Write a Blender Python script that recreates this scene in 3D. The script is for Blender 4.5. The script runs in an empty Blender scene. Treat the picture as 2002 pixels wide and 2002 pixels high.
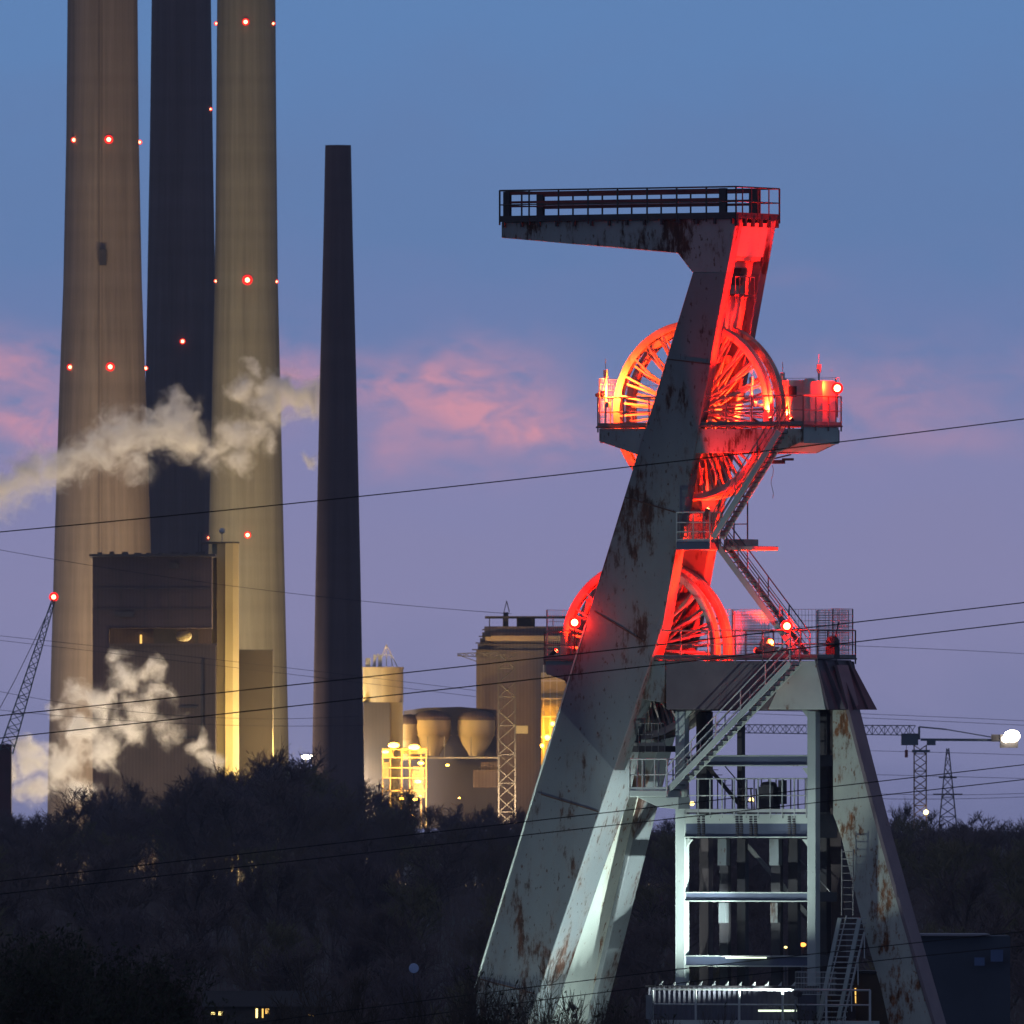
import bpy, math, random
from mathutils import Vector, Matrix
random.seed(7)
S = bpy.context.scene
COL = S.collection
# ------------------------------------------------------------------ camera
DS = 2.0             # the lens is long: everything stands this much deeper than the unit distances below
F = 21021.0          # pixels per metre at unit distance (focal length in pixels of a 2002 px wide picture = F*DS)
HZ = 1620.0          # row of the true horizon
EYE = 22.0
cam_d = bpy.data.cameras.new("camera"); cam = bpy.data.objects.new("camera", cam_d); COL.objects.link(cam)
cam.location = (0, 0, EYE); cam.rotation_euler = (math.radians(90), 0, 0)
cam_d.sensor_width = 36; cam_d.lens = 36 * F*DS / 2002
cam_d.shift_y = (HZ - 1001) / 2002
cam_d.clip_start = 1; cam_d.clip_end = 60000
cam_d.dof.use_dof = True; cam_d.dof.focus_distance = 900; cam_d.dof.aperture_fstop = 13.0
S.camera = cam
# ------------------------------------------------------------------ world: dusk sky
w = bpy.data.worlds.new("World"); S.world = w; w.use_nodes = True
nt = w.node_tree; nt.nodes.clear()
def N(nt, t, **k):
    n = nt.nodes.new(t)
    for a, b in k.items(): setattr(n, a, b)
    return n
def lin(r, g, b):
    f = lambda c: (c/255/12.92) if c/255 <= .04045 else ((c/255+.055)/1.055)**2.4
    return (f(r), f(g), f(b), 1)
out = N(nt, 'ShaderNodeOutputWorld'); bg = N(nt, 'ShaderNodeBackground'); bg.inputs[1].default_value = 1.0
nt.links.new(bg.outputs[0], out.inputs[0])
tc = N(nt, 'ShaderNodeTexCoord'); sep = N(nt, 'ShaderNodeSeparateXYZ'); nt.links.new(tc.outputs['Generated'], sep.inputs[0])
def M(nt, op, a, b=None, c=None, clamp=False):
    n = N(nt, 'ShaderNodeMath', operation=op, use_clamp=clamp)
    for i, x in enumerate((a, b, c)):
        if x is None: continue
        if isinstance(x, (int, float)): n.inputs[i].default_value = x
        else: nt.links.new(x, n.inputs[i])
    return n.outputs[0]
def ramp(nt, fac, stops, interp='LINEAR'):
    r = N(nt, 'ShaderNodeValToRGB'); r.color_ramp.interpolation = interp
    e = r.color_ramp.elements
    while len(e) > 1: e.remove(e[-1])
    e[0].position = stops[0][0]; e[0].color = stops[0][1]
    for p, c in stops[1:]:
        x = e.new(p); x.color = c
    nt.links.new(fac, r.inputs[0]); return r.outputs[0]
def mixc(nt, fac, a, b, blend='MIX'):
    m = N(nt, 'ShaderNodeMix', data_type='RGBA', blend_type=blend)
    if isinstance(fac, (int, float)): m.inputs[0].default_value = fac
    else: nt.links.new(fac, m.inputs[0])
    for i, x in ((6, a), (7, b)):
        if isinstance(x, tuple): m.inputs[i].default_value = x
        else: nt.links.new(x, m.inputs[i])
    return m.outputs[2]
ny = M(nt, 'MAXIMUM', sep.outputs[1], 0.05)
F2 = F*DS
tx = M(nt, 'DIVIDE', sep.outputs[0], ny)      # azimuth of the sky direction
tz = M(nt, 'DIVIDE', sep.outputs[2], ny)      # its height above the horizon
comb = N(nt, 'ShaderNodeCombineXYZ')
nt.links.new(M(nt, 'MULTIPLY', tx, 120), comb.inputs[0]); nt.links.new(M(nt, 'MULTIPLY', tz, 240), comb.inputs[1])
no1 = N(nt, 'ShaderNodeTexNoise'); no1.inputs['Scale'].default_value = 1.0; no1.inputs['Detail'].default_value = 4; no1.inputs['Roughness'].default_value=.5
nt.links.new(comb.outputs[0], no1.inputs['Vector'])
wob = M(nt, 'MULTIPLY', M(nt, 'SUBTRACT', no1.outputs[0], .5), .008)
hh = M(nt, 'ADD', sep.outputs[2], M(nt, 'MULTIPLY', wob, 1.0))
def EL(v): return ((HZ - v) / F2) / 0.08
low = ramp(nt, M(nt, 'DIVIDE', hh, 0.08, clamp=True), [
    (0.0, lin(116, 121, 162)), (EL(1450), lin(128, 131, 172)), (EL(1150), lin(138, 137, 178)), (EL(900), lin(136, 137, 181)),
    (EL(640), lin(110, 131, 180)), (EL(400), lin(101, 131, 180)), (EL(0), lin(98, 136, 188)), (1.0, lin(92, 128, 182))], 'EASE')
hi = ramp(nt, M(nt, 'MAXIMUM', sep.outputs[2], 0.0), [(0.0, lin(92, 128, 182)), (.08, lin(92, 128, 182)), (.25, lin(100, 112, 140)), (.5, lin(92, 98, 120)), (1, lin(78, 84, 104))])
sky = mixc(nt, M(nt, 'GREATER_THAN', sep.outputs[2], .08), low, hi)
# pink clouds still catching the afterglow
no2 = N(nt, 'ShaderNodeTexNoise'); no2.inputs['Scale'].default_value = 2.9; no2.inputs['Detail'].default_value = 8; no2.inputs['Roughness'].default_value = .55
no2.inputs['Distortion'].default_value = .4
nt.links.new(comb.outputs[0], no2.inputs['Vector'])
mask = None
for (u, v, a, b, s) in [(10, 715, 130, 50, 1.5), (40, 840, 140, 55, 1.6), (560, 720, 80, 60, .8), (760, 750, 170, 45, 1.5), (950, 800, 140, 80, 1.9), (1090, 855, 120, 32, 1.3), (760, 860, 50, 50, .9), (1740, 770, 170, 90, .7),
                        (1880, 860, 120, 40, .3), (540, 760, 60, 110, .3), (1560, 560, 90, 30, .12), (-400, 820, 300, 90, .8), (2400, 760, 350, 70, .6)]:
    dx = M(nt, 'DIVIDE', M(nt, 'SUBTRACT', tx, (u-1001)/F2), a/F2)
    dz = M(nt, 'DIVIDE', M(nt, 'SUBTRACT', M(nt, 'ADD', tz, M(nt, 'MULTIPLY', wob, .45)), (HZ-v)/F2), b/F2)
    g = M(nt, 'MULTIPLY', M(nt, 'EXPONENT', M(nt, 'MULTIPLY', M(nt, 'ADD', M(nt, 'MULTIPLY', dx, dx), M(nt, 'MULTIPLY', dz, dz)), -.9)), s)
    mask = g if mask is None else M(nt, 'ADD', mask, g)
cl = M(nt, 'MULTIPLY', mask, M(nt, 'MULTIPLY_ADD', no2.outputs[0], 3.4, -1.05, clamp=True))
sky = mixc(nt, M(nt, 'MULTIPLY', cl, .50, clamp=True), sky, lin(212, 152, 172))
# below the horizon: dark land light
sky = mixc(nt, M(nt, 'LESS_THAN', sep.outputs[2], -.004), sky, lin(24, 24, 38))
nt.links.new(sky, bg.inputs[0])
# ------------------------------------------------------------------ last afterglow (very weak, very soft)
sd = bpy.data.lights.new("afterglow_sun", 'SUN'); sd.energy = .035; sd.angle = math.radians(40); sd.color = (1, .75, .8)
so = bpy.data.objects.new("afterglow_sun", sd); COL.objects.link(so); so.rotation_euler = (math.radians(60), 0, math.radians(-25))
S.view_settings.view_transform = 'Standard'; S.view_settings.look = 'None'; S.view_settings.exposure = 0; S.view_settings.gamma = 1
S.cycles.use_denoising = True
try: S.cycles.denoiser = 'OPENIMAGEDENOISE'
except Exception: pass
S.cycles.max_bounces = 4; S.cycles.diffuse_bounces = 2; S.cycles.glossy_bounces = 2; S.cycles.transparent_max_bounces = 8
S.cycles.volume_bounces = 6; S.cycles.sample_clamp_indirect = 3; S.cycles.volume_max_steps = 96
S.cycles.light_sampling_threshold = 0.002
# ------------------------------------------------------------------ measuring: picture rows/columns -> places
HO = Vector(((1368-1001)/F*450, 450*DS, 0)); C30, S30 = math.cos(math.radians(30)), math.sin(math.radians(30))
def X(u, y):
    k = (u-1001)/F2
    return (k*(HO.y + y*C30) - HO.x - y*S30) / (C30 + k*S30)
def at(u, v, y):                    # headframe coordinates of the point seen at (u, v) in the plane y
    x = X(u, y); D = HO.y - x*S30 + y*C30
    return Vector((x, y, EYE + (HZ-v)*D/F2))
def W(u, v, d): return Vector(((u-1001)*d/F, d*DS, EYE + (HZ-v)*d/F))
# ------------------------------------------------------------------ mesh collector
class MB:
    def __init__(s): s.v = []; s.f = []
    def add(s, vs, fs):
        b = len(s.v); s.v += [tuple(p) for p in vs]; s.f += [tuple(b+i for i in f) for f in fs]; return s
    def box(s, c, sz, rz=0):
        c = Vector(c); hx, hy, hz = sz[0]/2, sz[1]/2, sz[2]/2
        vs = []
        ca, sa = math.cos(rz), math.sin(rz)
        for z in (-hz, hz):
            for x, y in ((-hx, -hy), (hx, -hy), (hx, hy), (-hx, hy)): vs.append((c.x+x*ca-y*sa, c.y+x*sa+y*ca, c.z+z))
        return s.add(vs, [(3,2,1,0),(4,5,6,7),(0,1,5,4),(1,2,6,5),(2,3,7,6),(3,0,4,7)])
    def bb(s, a, b):                # box by two corners
        return s.box([(a[i]+b[i])/2 for i in range(3)], [abs(b[i]-a[i]) for i in range(3)])
    def prism(s, pts, vec):         # polygon extruded along vec
        vec = Vector(vec); n = len(pts); a = [Vector(p) for p in pts]; b = [p+vec for p in a]
        nrm = Vector((0,0,0))
        for i in range(n): nrm += a[i].cross(a[(i+1) % n])
        fs = [tuple(range(n)), tuple(range(2*n-1, n-1, -1))] + [(i, n+i, n+(i+1) % n, (i+1) % n) for i in range(n)]
        if nrm.dot(vec) > 0: fs = [tuple(reversed(f)) for f in fs]
        return s.add(a+b, fs)
    def loft(s, secs):
        n = len(secs[0]); vs = [p for q in secs for p in q]; fs = []
        for k in range(len(secs)-1):
            for i in range(n): fs.append((k*n+i, k*n+(i+1) % n, (k+1)*n+(i+1) % n, (k+1)*n+i))
        fs.append(tuple(range(n-1, -1, -1))); m = (len(secs)-1)*n; fs.append(tuple(range(m, m+n)))
        return s.add(vs, fs)
    def bar(s, p, q, w, h, up=(0,0,1)):   # rectangular bar; w across, h along up
        p, q = Vector(p), Vector(q); d = q-p
        if d.length < 1e-6: return s
        d.normalize(); up = Vector(up)
        sd_ = d.cross(up)
        if sd_.length < 1e-4: sd_ = d.cross(Vector((0, 1, 0)))
        sd_.normalize(); u = sd_.cross(d)
        r = lambda c: [c-sd_*w/2-u*h/2, c+sd_*w/2-u*h/2, c+sd_*w/2+u*h/2, c-sd_*w/2+u*h/2]
        return s.loft([r(p), r(q)])
    def tube(s, p, q, r, n=6, r2=None):
        p, q = Vector(p), Vector(q); d = q-p
        if d.length < 1e-6: return s
        d.normalize(); a = d.orthogonal().normalized(); b = d.cross(a); r2 = r if r2 is None else r2
        c1 = [p+(a*math.cos(t)+b*math.sin(t))*r for t in [2*math.pi*i/n for i in range(n)]]
        c2 = [q+(a*math.cos(t)+b*math.sin(t))*r2 for t in [2*math.pi*i/n for i in range(n)]]
        return s.loft([c1, c2])
    def path(s, pts, r, n=6):
        for a, b in zip(pts, pts[1:]): s.tube(a, b, r, n)
        return s
    def lathe(s, c, prof, n=48, axis='Z', closed=False):
        c = Vector(c); vs = []; m = len(prof)
        for i in range(n):
            t = 2*math.pi*i/n; ct, st = math.cos(t), math.sin(t)
            for r, h in prof:
                vs.append(c + (Vector((r*ct, r*st, h)) if axis == 'Z' else Vector((r*ct, h, r*st))))
        fs = []
        for i in range(n):
            j = (i+1) % n
            for k in range(m if closed else m-1):
                l = (k+1) % m; fs.append((i*m+k, j*m+k, j*m+l, i*m+l))
        return s.add(vs, fs)
    def ball(s, c, r, n=10, sz=1):
        c = Vector(c); prof = [(r*math.sin(math.pi*k/n), -r*sz*math.cos(math.pi*k/n)) for k in range(n+1)]
        return s.lathe(c, prof, n*2)
    def build(s, name, mat, parent=None, smooth=False):
        me = bpy.data.meshes.new(name); me.from_pydata(s.v, [], s.f); me.validate(); me.update()
        if mat: me.materials.append(mat)
        if smooth:
            for p in me.polygons: p.use_smooth = True
            try: me.set_sharp_from_angle(angle=math.radians(35))
            except Exception: pass
        o = bpy.data.objects.new(name, me); COL.objects.link(o)
        if parent: o.parent = parent
        return o
def tag(o, label=None, cat=None, group=None, kind=None):
    if label: o['label'] = label
    if cat: o['category'] = cat
    if group: o['group'] = group
    if kind: o['kind'] = kind
    return o
def empty(name, loc, rz=0):
    o = bpy.data.objects.new(name, None); COL.objects.link(o); o.location = loc; o.rotation_euler = (0, 0, rz); o.empty_display_size = .5
    return o
def bevel(o, wd=.02):
    m = o.modifiers.new('bevel', 'BEVEL'); m.width = wd; m.segments = 1; m.limit_method = 'ANGLE'
    return o
# ------------------------------------------------------------------ materials
def mat(name, c1, c2=None, scale=1.0, rough=.7, metal=0, stretch=(1,1,1), detail=5, lo=.35, hi=.65, bump=0, bscale=8, extra=None):
    m = bpy.data.materials.new(name); m.use_nodes = True; t = m.node_tree; b = t.nodes['Principled BSDF']
    b.inputs['Roughness'].default_value = rough; b.inputs['Metallic'].default_value = metal
    b.inputs['Specular IOR Level'].default_value = .3
    tc = N(t, 'ShaderNodeTexCoord'); mp = N(t, 'ShaderNodeMapping'); mp.inputs['Scale'].default_value = stretch
    t.links.new(tc.outputs['Object'], mp.inputs[0])
    c2 = c2 or tuple(x*.8 for x in c1)
    no = N(t, 'ShaderNodeTexNoise'); no.inputs['Scale'].default_value = scale; no.inputs['Detail'].default_value = detail
    t.links.new(mp.outputs[0], no.inputs['Vector'])
    r = ramp(t, no.outputs[0], [(lo, (*c1, 1)), (hi, (*c2, 1))])
    if extra: r = extra(t, mp.outputs[0], tc.outputs['Object'], r, b)
    t.links.new(r, b.inputs['Base Color'])
    if bump:
        n2 = N(t, 'ShaderNodeTexNoise'); n2.inputs['Scale'].default_value = bscale; n2.inputs['Detail'].default_value = 4
        t.links.new(mp.outputs[0], n2.inputs['Vector'])
        bp = N(t, 'ShaderNodeBump'); bp.inputs['Strength'].default_value = bump; bp.inputs['Distance'].default_value = .05
        t.links.new(n2.outputs[0], bp.inputs['Height']); t.links.new(bp.outputs[0], b.inputs['Normal'])
    return m
def rusty(amount, rust1=(.085, .036, .022), rust2=(.035, .02, .016), sc=.55, st=(1.4, 1.4, .7)):
    def f(t, vec, obj, base, b):
        mp = N(t, 'ShaderNodeMapping'); mp.inputs['Scale'].default_value = st; t.links.new(obj, mp.inputs[0])
        a = N(t, 'ShaderNodeTexNoise'); a.inputs['Scale'].default_value = sc; a.inputs['Detail'].default_value = 10; a.inputs['Roughness'].default_value = .68
        t.links.new(mp.outputs[0], a.inputs['Vector'])
        mp2 = N(t, 'ShaderNodeMapping'); mp2.inputs['Scale'].default_value = (5, 5, .9); t.links.new(obj, mp2.inputs[0])
        d = N(t, 'ShaderNodeTexNoise'); d.inputs['Scale'].default_value = 1.1; d.inputs['Detail'].default_value = 8; d.inputs['Roughness'].default_value = .7
        t.links.new(mp2.outputs[0], d.inputs['Vector'])
        s_ = M(t, 'ADD', M(t, 'MULTIPLY', a.outputs[0], .74), M(t, 'MULTIPLY', d.outputs[0], .26))
        k = M(t, 'MULTIPLY_ADD', s_, 17, -17*(.655-amount), clamp=True)
        halo = M(t, 'MULTIPLY_ADD', s_, 6, -6*(.60-amount), clamp=True)
        base = mixc(t, M(t, 'MULTIPLY', halo, .35), base, (.15, .085, .05, 1))
        rc = ramp(t, d.outputs[0], [(.4, (*rust1, 1)), (.6, (*rust2, 1))])
        # small specks
        sp = N(t, 'ShaderNodeTexNoise'); sp.inputs['Scale'].default_value = 4.5; sp.inputs['Detail'].default_value = 5; t.links.new(mp.outputs[0], sp.inputs['Vector'])
        spk = M(t, 'MULTIPLY_ADD', sp.outputs[0], 20, -20*(.715-amount*.6), clamp=True)
        k = M(t, 'MAXIMUM', k, M(t, 'MULTIPLY', spk, .8))
        t.links.new(M(t, 'MULTIPLY_ADD', k, .3, .5), b.inputs['Roughness'])
        return mixc(t, k, base, rc)
    return f
PAINT = mat('steel_paint_weathered', (.165, .19, .205), (.125, .145, .16), .35, .6, extra=rusty(.125), stretch=(1, 1, .6), bump=.12, bscale=3)
PAINT_R = mat('steel_paint_rusty', (.27, .30, .31), (.21, .235, .245), .4, .6, extra=rusty(.155), bump=.15, bscale=3)
PAINT_C = mat('steel_paint_clean', (.36, .41, .40), (.30, .35, .345), .5, .55, extra=rusty(-.01), bump=.06, bscale=3)
PALE = mat('steel_paint_pale', (.42, .47, .44), (.34, .39, .375), .6, .55, extra=rusty(.05, (.22, .08, .03), (.09, .04, .02)))
PALE_R = mat('steel_paint_pale_rusty', (.42, .45, .40), (.34, .37, .34), .6, .55, extra=rusty(.12, (.24, .085, .025), (.10, .045, .02), .9))
BLUEG = mat('dark_blue_and_web_shade', (.085, .10, .16), (.06, .075, .12), .7, .5, extra=rusty(-.02))  # also carries the shade painted on the tower beam webs
DARK = mat('steel_dark', (.035, .035, .045), (.055, .05, .055), 1.2, .6)
RAIL = mat('rail_steel', (.12, .12, .13), (.20, .20, .20), 2, .5)
RAILP = mat('rail_galvanised', (.42, .45, .45), (.34, .36, .36), 2, .45)
WHEEL = mat('wheel_paint_red_oxide', (.46, .42, .38), (.30, .25, .22), 1.3, .5, extra=rusty(.05, (.16, .05, .03), (.05, .03, .025), 1.2))
GRAT = mat('deck_grating', (.07, .07, .075), (.11, .11, .11), 3, .7)
CAB = mat('cabinet_grey_white', (.5, .5, .5), (.42, .42, .42), 1.5, .5)
def emis(name, c, s, base=(.1, .1, .1)):
    m = bpy.data.materials.new(name); m.use_nodes = True; b = m.node_tree.nodes['Principled BSDF']
    b.inputs['Base Color'].default_value = (*base, 1); b.inputs['Emission Color'].default_value = (*c, 1); b.inputs['Emission Strength'].default_value = s
    t = m.node_tree; lw = N(t, 'ShaderNodeTexNoise'); lw.inputs['Scale'].default_value = 6     # slight unevenness of the lens
    t.links.new(M(t, 'MULTIPLY_ADD', lw.outputs[0], s*.4, s*.8), b.inputs['Emission Strength'])
    return m
E_BEACON = emis('beacon_bulb_lit', (1, .22, .10), 14)
E_GLARE = emis('red_glare_glow', (1, .012, .01), 1.6, (.3, .01, .01))  # glowing ring round each red lamp imitates its glare halo
E_BEACON_S = emis('beacon_lens_faint_red', (1, .12, .06), 7)
E_RED = emis('flood_lens_lit_red', (1, .12, .04), 60)
E_YEL = emis('sodium_lamp_lit', (1, .46, .04), 22)
E_WARM = emis('window_lit_yellow', (1, .55, .12), 1.6)
E_WHITE = emis('lamp_lit_white', (1, .86, .62), 30)
E_TUBE = emis('tube_lamp_lit', (.85, 1, .72), 1.6)
E_ORANGE = emis('lamp_lit_orange', (1, .30, .05), 4)
E_DIMY = emis('lamp_dim_yellow', (1, .75, .25), 3)
def point(parent, loc, color, power, r=.12):
    l = bpy.data.lights.new('lamp_light', 'POINT'); l.energy = power; l.color = color; l.shadow_soft_size = r
    o = bpy.data.objects.new('lamp_light', l); COL.objects.link(o); o.location = loc; o.parent = parent
    return o
def spot(parent, loc, target, color, power, ang=80, blend=.4, r=.1):
    l = bpy.data.lights.new('flood_light', 'SPOT'); l.energy = power; l.color = color; l.shadow_soft_size = r; l.spot_size = math.radians(ang); l.spot_blend = blend
    o = bpy.data.objects.new('flood_light', l); COL.objects.link(o); o.location = loc
    o.rotation_euler = (Vector(target)-Vector(loc)).to_track_quat('-Z', 'Y').to_euler(); o.parent = parent
    return o
RED = (1, .008, .001)
# ================================================================== SETTING
def terr(d, x=0):
    pts = [(-200, 19), (0, 18.5), (100, 17), (200, 15), (300, 11), (380, 4), (430, 0), (560, 0), (700, 1.5), (850, 5), (1000, 9), (1200, 12), (60000, 12)]
    for (a, za), (b, zb) in zip(pts, pts[1:]):
        if d <= b: 
            t = (d-a)/(b-a); t = t*t*(3-2*t) if b < 2000 else t
            return za+(zb-za)*t
    return 12
g = MB(); rows = [-200, 0, 60, 100, 150, 200, 230, 260, 300, 330, 360, 380, 400, 430, 500, 560, 620, 660, 700, 750, 800, 850, 900, 950, 1000, 1050, 1100, 1200, 1500, 2200, 4000, 10000, 30000]
xs = [-20000, -4000, -1000, -400, -200, -100, -50, -25, 0, 25, 50, 100, 200, 400, 1000, 4000, 20000]
g.add([(x, d*DS, terr(d)) for d in rows for x in xs], [(r*len(xs)+c, r*len(xs)+c+1, (r+1)*len(xs)+c+1, (r+1)*len(xs)+c) for r in range(len(rows)-1) for c in range(len(xs)-1)])
GROUND = mat('winter_ground', (.028, .028, .018), (.05, .042, .028), .3, .95, bump=.4, bscale=1.5)
tag(g.build('ground', GROUND, smooth=True), kind='structure')

# ================================================================== HEADFRAME
H = empty('pit_headframe', HO, -math.radians(30))
tag(H, 'tall grey riveted steel pit headframe with two red lit winding wheels one above the other', 'headframe')
def part(mb, name, m, parent=None, label=None, smooth=False):
    o = mb.build(name, m, parent or H, smooth)
    if label: o['label'] = label
    return o
ZK = at(1297, 1220, -1.7).z
def half(z): return 1.7 if z >= ZK else 1.7 + .089*(ZK-z)
def uL(v): return 1187 - .305*(v-1080)
def uR(v): return 1441 - .181*(v-425) if v < 1220 else 1297 - .338*(v-1220)
def interp(tb, v):
    if v <= tb[0][0]: return tb[0][1]
    for (a, x), (b, y) in zip(tb, tb[1:]):
        if v <= b: return x + (y-x)*(v-a)/(b-a)
    return tb[-1][1]
BW_F = [(432, .56), (1000, .6), (1220, .8), (1417, 1.3), (1552, 2.1), (1700, 1.95)]
BW_R = [(432, .56), (1000, .6), (1220, .8), (1417, 1.1), (1565, 1.5), (2002, 1.15)]
SEAM = mat('seam_rust', (.10, .05, .03), (.05, .03, .025), 2, .8)
def legsec(v, sign, bw):
    z = at(uR(v), v, -1.7).z; hw = half(z); yf = -hw
    z = at((uL(v)+uR(v))/2, v, yf).z; hw = half(z); yf = -hw
    xl, xr = X(uL(v), yf), X(uR(v), yf)
    if sign < 0: return [(xl, -hw, z), (xr, -hw, z), (xr, -hw+bw, z), (xl, -hw+bw, z)]
    return [(xl, hw-bw, z), (xr, hw-bw, z), (xr, hw, z), (xl, hw, z)]
vs_leg = [2700, 2300, 2002, 1850, 1700, 1552, 1417, 1300, 1220, 1100, 1000, 850, 700, 532]
for sg, tb, nm, lb in ((-1, BW_F, 'strut_leg', 'near inclined leg with rust blotches'), (1, BW_R, 'strut_leg', 'far inclined leg behind the wheels')):
    m = MB(); m.loft([legsec(v, sg, interp(tb, v)) for v in vs_leg])
    leg = bevel(part(m, nm, PAINT, label=lb), .03)
    if sg < 0:
        # seams between the shop sections, standing 2 cm proud
        for (u0, v0, u1, v1) in ((1219, 972, 1334, 1005), (1160, 1195, 1263, 1256), (1056, 1553, 1172, 1587), (924, 1911, 1048, 1943), (1302, 702, 1392, 712)):
            def fp(u, v):
                p = at(u, v, -1.7); 
                for _ in range(3): p = at(u, v, -half(p.z)-.012)
                return p
            s_ = MB(); s_.bar(fp(u0+2, v0), fp(u1-2, v1), .012, .05); part(s_, 'seam_plate', SEAM, leg)
        ed = MB()
        a = [legsec(v, sg, .5) for v in (2700, 2002, 1700, 1417, 1220)]
        for p, q in zip(a, a[1:]): ed.bar(Vector(p[0])+Vector((0.03, -.02, 0)), Vector(q[0])+Vector((.03, -.02, 0)), .05, .06)
        part(ed, 'edge_strip', PALE, leg)
# head girders: front and far side plate
poly = [(980, 434), (1441, 427), (1421.6, 533), (1354, 533), (1352, 531), (1324.6, 495), (980, 465)]
for y0, lb in ((-1.7, 'near cantilever girder blotched with dark rust'), (1.14, 'far cantilever girder')):
    pts = [at(u, v, -1.7) for u, v in poly]
    m = MB(); m.prism([(p.x, y0, p.z) for p in pts], (0, .56, 0)); 
    gd = bevel(part(m, 'head_girder', PAINT_R, label=lb), .03)
zt = at(1441, 427, -1.7).z; xl0 = at(980, 430, -1.7).x; xr0 = at(1441, 427, -1.7).x
zb = at(980, 465, -1.7).z
m = MB(); m.bb((xl0+.004, -1.137, zb+.1), (xl0+.3, 1.137, zt-.01))
for k in range(5): m.bb((xl0+2+k*1.9, -1.137, zt-.5), (xl0+2.2+k*1.9, 1.137, zt-.02))
part(m, 'cross_beam', PAINT_R)
# plates closing the space between the two legs on the hoist side
def xr_at(v): return X(uR(v), -1.7)
def wallp(v0, v1, y0, y1, rec, th=.05):
    z0 = at(uR(v0), v0, -1.7).z; z1 = at(uR(v1), v1, -1.7).z
    return [(xr_at(v0)-rec, y0, z0), (xr_at(v0)-rec, y1, z0), (xr_at(v1)-rec, y1, z1), (xr_at(v1)-rec, y0, z1)]
m = MB(); m.prism(wallp(434, 500, -1.13, 1.13, .02), (-.08, 0, 0)); part(m, 'portal_plate', PALE, label='pale cross plate under the top deck lit red')
m = MB()
m.prism(wallp(500, 508, -1.13, 1.13, .10), (-.5, 0, 0))
m.prism(wallp(508, 522, -1.13, 1.13, .42), (-.08, 0, 0))
m.prism(wallp(522, 556, -1.13, -.62, .42), (-.08, 0, 0)); m.prism(wallp(522, 556, .62, 1.13, .42), (-.08, 0, 0))
m.prism(wallp(556, 668, -1.13, 1.13, .42), (-.08, 0, 0))
wallo = part(m, 'recessed_wall', WHEEL)
z5 = at(1400, 575, -1.7).z; x5 = xr_at(575)
m = MB(); m.bb((x5-.40, -.95, z5-.05), (x5+.15, .75, z5+.02)); part(m, 'hatch_step', GRAT, wallo)
def railing(mb, pts, h=1.15, pitch=1.6, mids=(.5,), r=.03, toe=True, posts=True):
    up = Vector((0, 0, 1))
    for a, b in zip(pts, pts[1:]):
        a, b = Vector(a), Vector(b); L = (b-a).length; n = max(1, round(L/pitch))
        mb.tube(a+up*h, b+up*h, r, 6)
        for q in mids: mb.tube(a+up*h*q, b+up*h*q, r*.75, 5)
        if toe: mb.bar(a+up*.07, b+up*.07, .012, .13)
        if posts:
            for i in range(n+1): p = a+(b-a)*i/n; mb.bar(p-up*.25, p+up*h, r*1.6, r*1.6, (1, 0, 0))
    return mb
m = MB(); railing(m, [(x5+.12, -.9, z5), (x5+.12, .7, z5)], .75, .4, (), .025, False); part(m, 'hatch_rail', RAIL, wallo)
m = MB(); m.bb((x5-.62, -.62, at(1400, 556, -1.7).z), (x5-.5, .62, at(1400, 522, -1.7).z)); part(m, 'hatch_dark_backing', DARK, wallo)  # dark slab stands for the shade inside the hatch
# top deck
zd = zt+.004
y0, y1 = -1.85, 1.85; dx0 = X(977, y0); dx1 = X(1439, y0)
td = MB(); td.bb((dx0, y0, zd), (dx1, y1, zd+.12))
n = 14
for k in range(n): x = dx0+.2+(dx1-dx0-.4)*k/(n-1); td.bb((x-.04, y0-.03, zd-.22), (x+.04, y0+.12, zd-.001))
for k in range(6): y = y0+.15+(y1-y0-.3)*k/5; td.bb((dx1-.12, y-.06, zd-.32), (dx1+.03, y+.06, zd-.001))
deck = part(td, 'top_deck', DARK, label='flat dark deck on top of the headframe')
zt2 = zd+.12
m = MB(); railing(m, [(dx0, y0, zt2), (dx1, y0, zt2), (dx1, y1, zt2), (dx0, y1, zt2), (dx0, y0, zt2)], 1.2, 1.5, (.5,), .035); 
for k in range(4): y = y0+.55+k*.75; m.tube((dx1, y, zt2), (dx1, y, zt2+1.2), .03)
part(m, 'guard_rail', DARK, deck)
px = [X(992, -1.4), X(1414, -1.4)]
for x in px:
    for y in (-1.4, 1.4): 
        m = MB(); m.bb((x-.15, y-.1, zt2), (x+.15, y-.07, zt2+1.16)); m.bb((x-.15, y+.07, zt2), (x+.15, y+.1, zt2+1.16)); m.bb((x-.02, y-.07, zt2), (x+.02, y+.07, zt2+1.16)); part(m, 'gantry_post', DARK, deck)
m = MB()
for y in (-1.4, 1.4):
    for z, t in ((1.02, .13), (.66, .10), (.5, .06)): m.bb((px[0]+.16, y-.05, zt2+z), (px[1]-.16, y+.05, zt2+z+t))
part(m, 'gantry_beam', mat('gantry_red_paint', (.22, .05, .05), (.12, .03, .04), 1, .6), deck)
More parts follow.
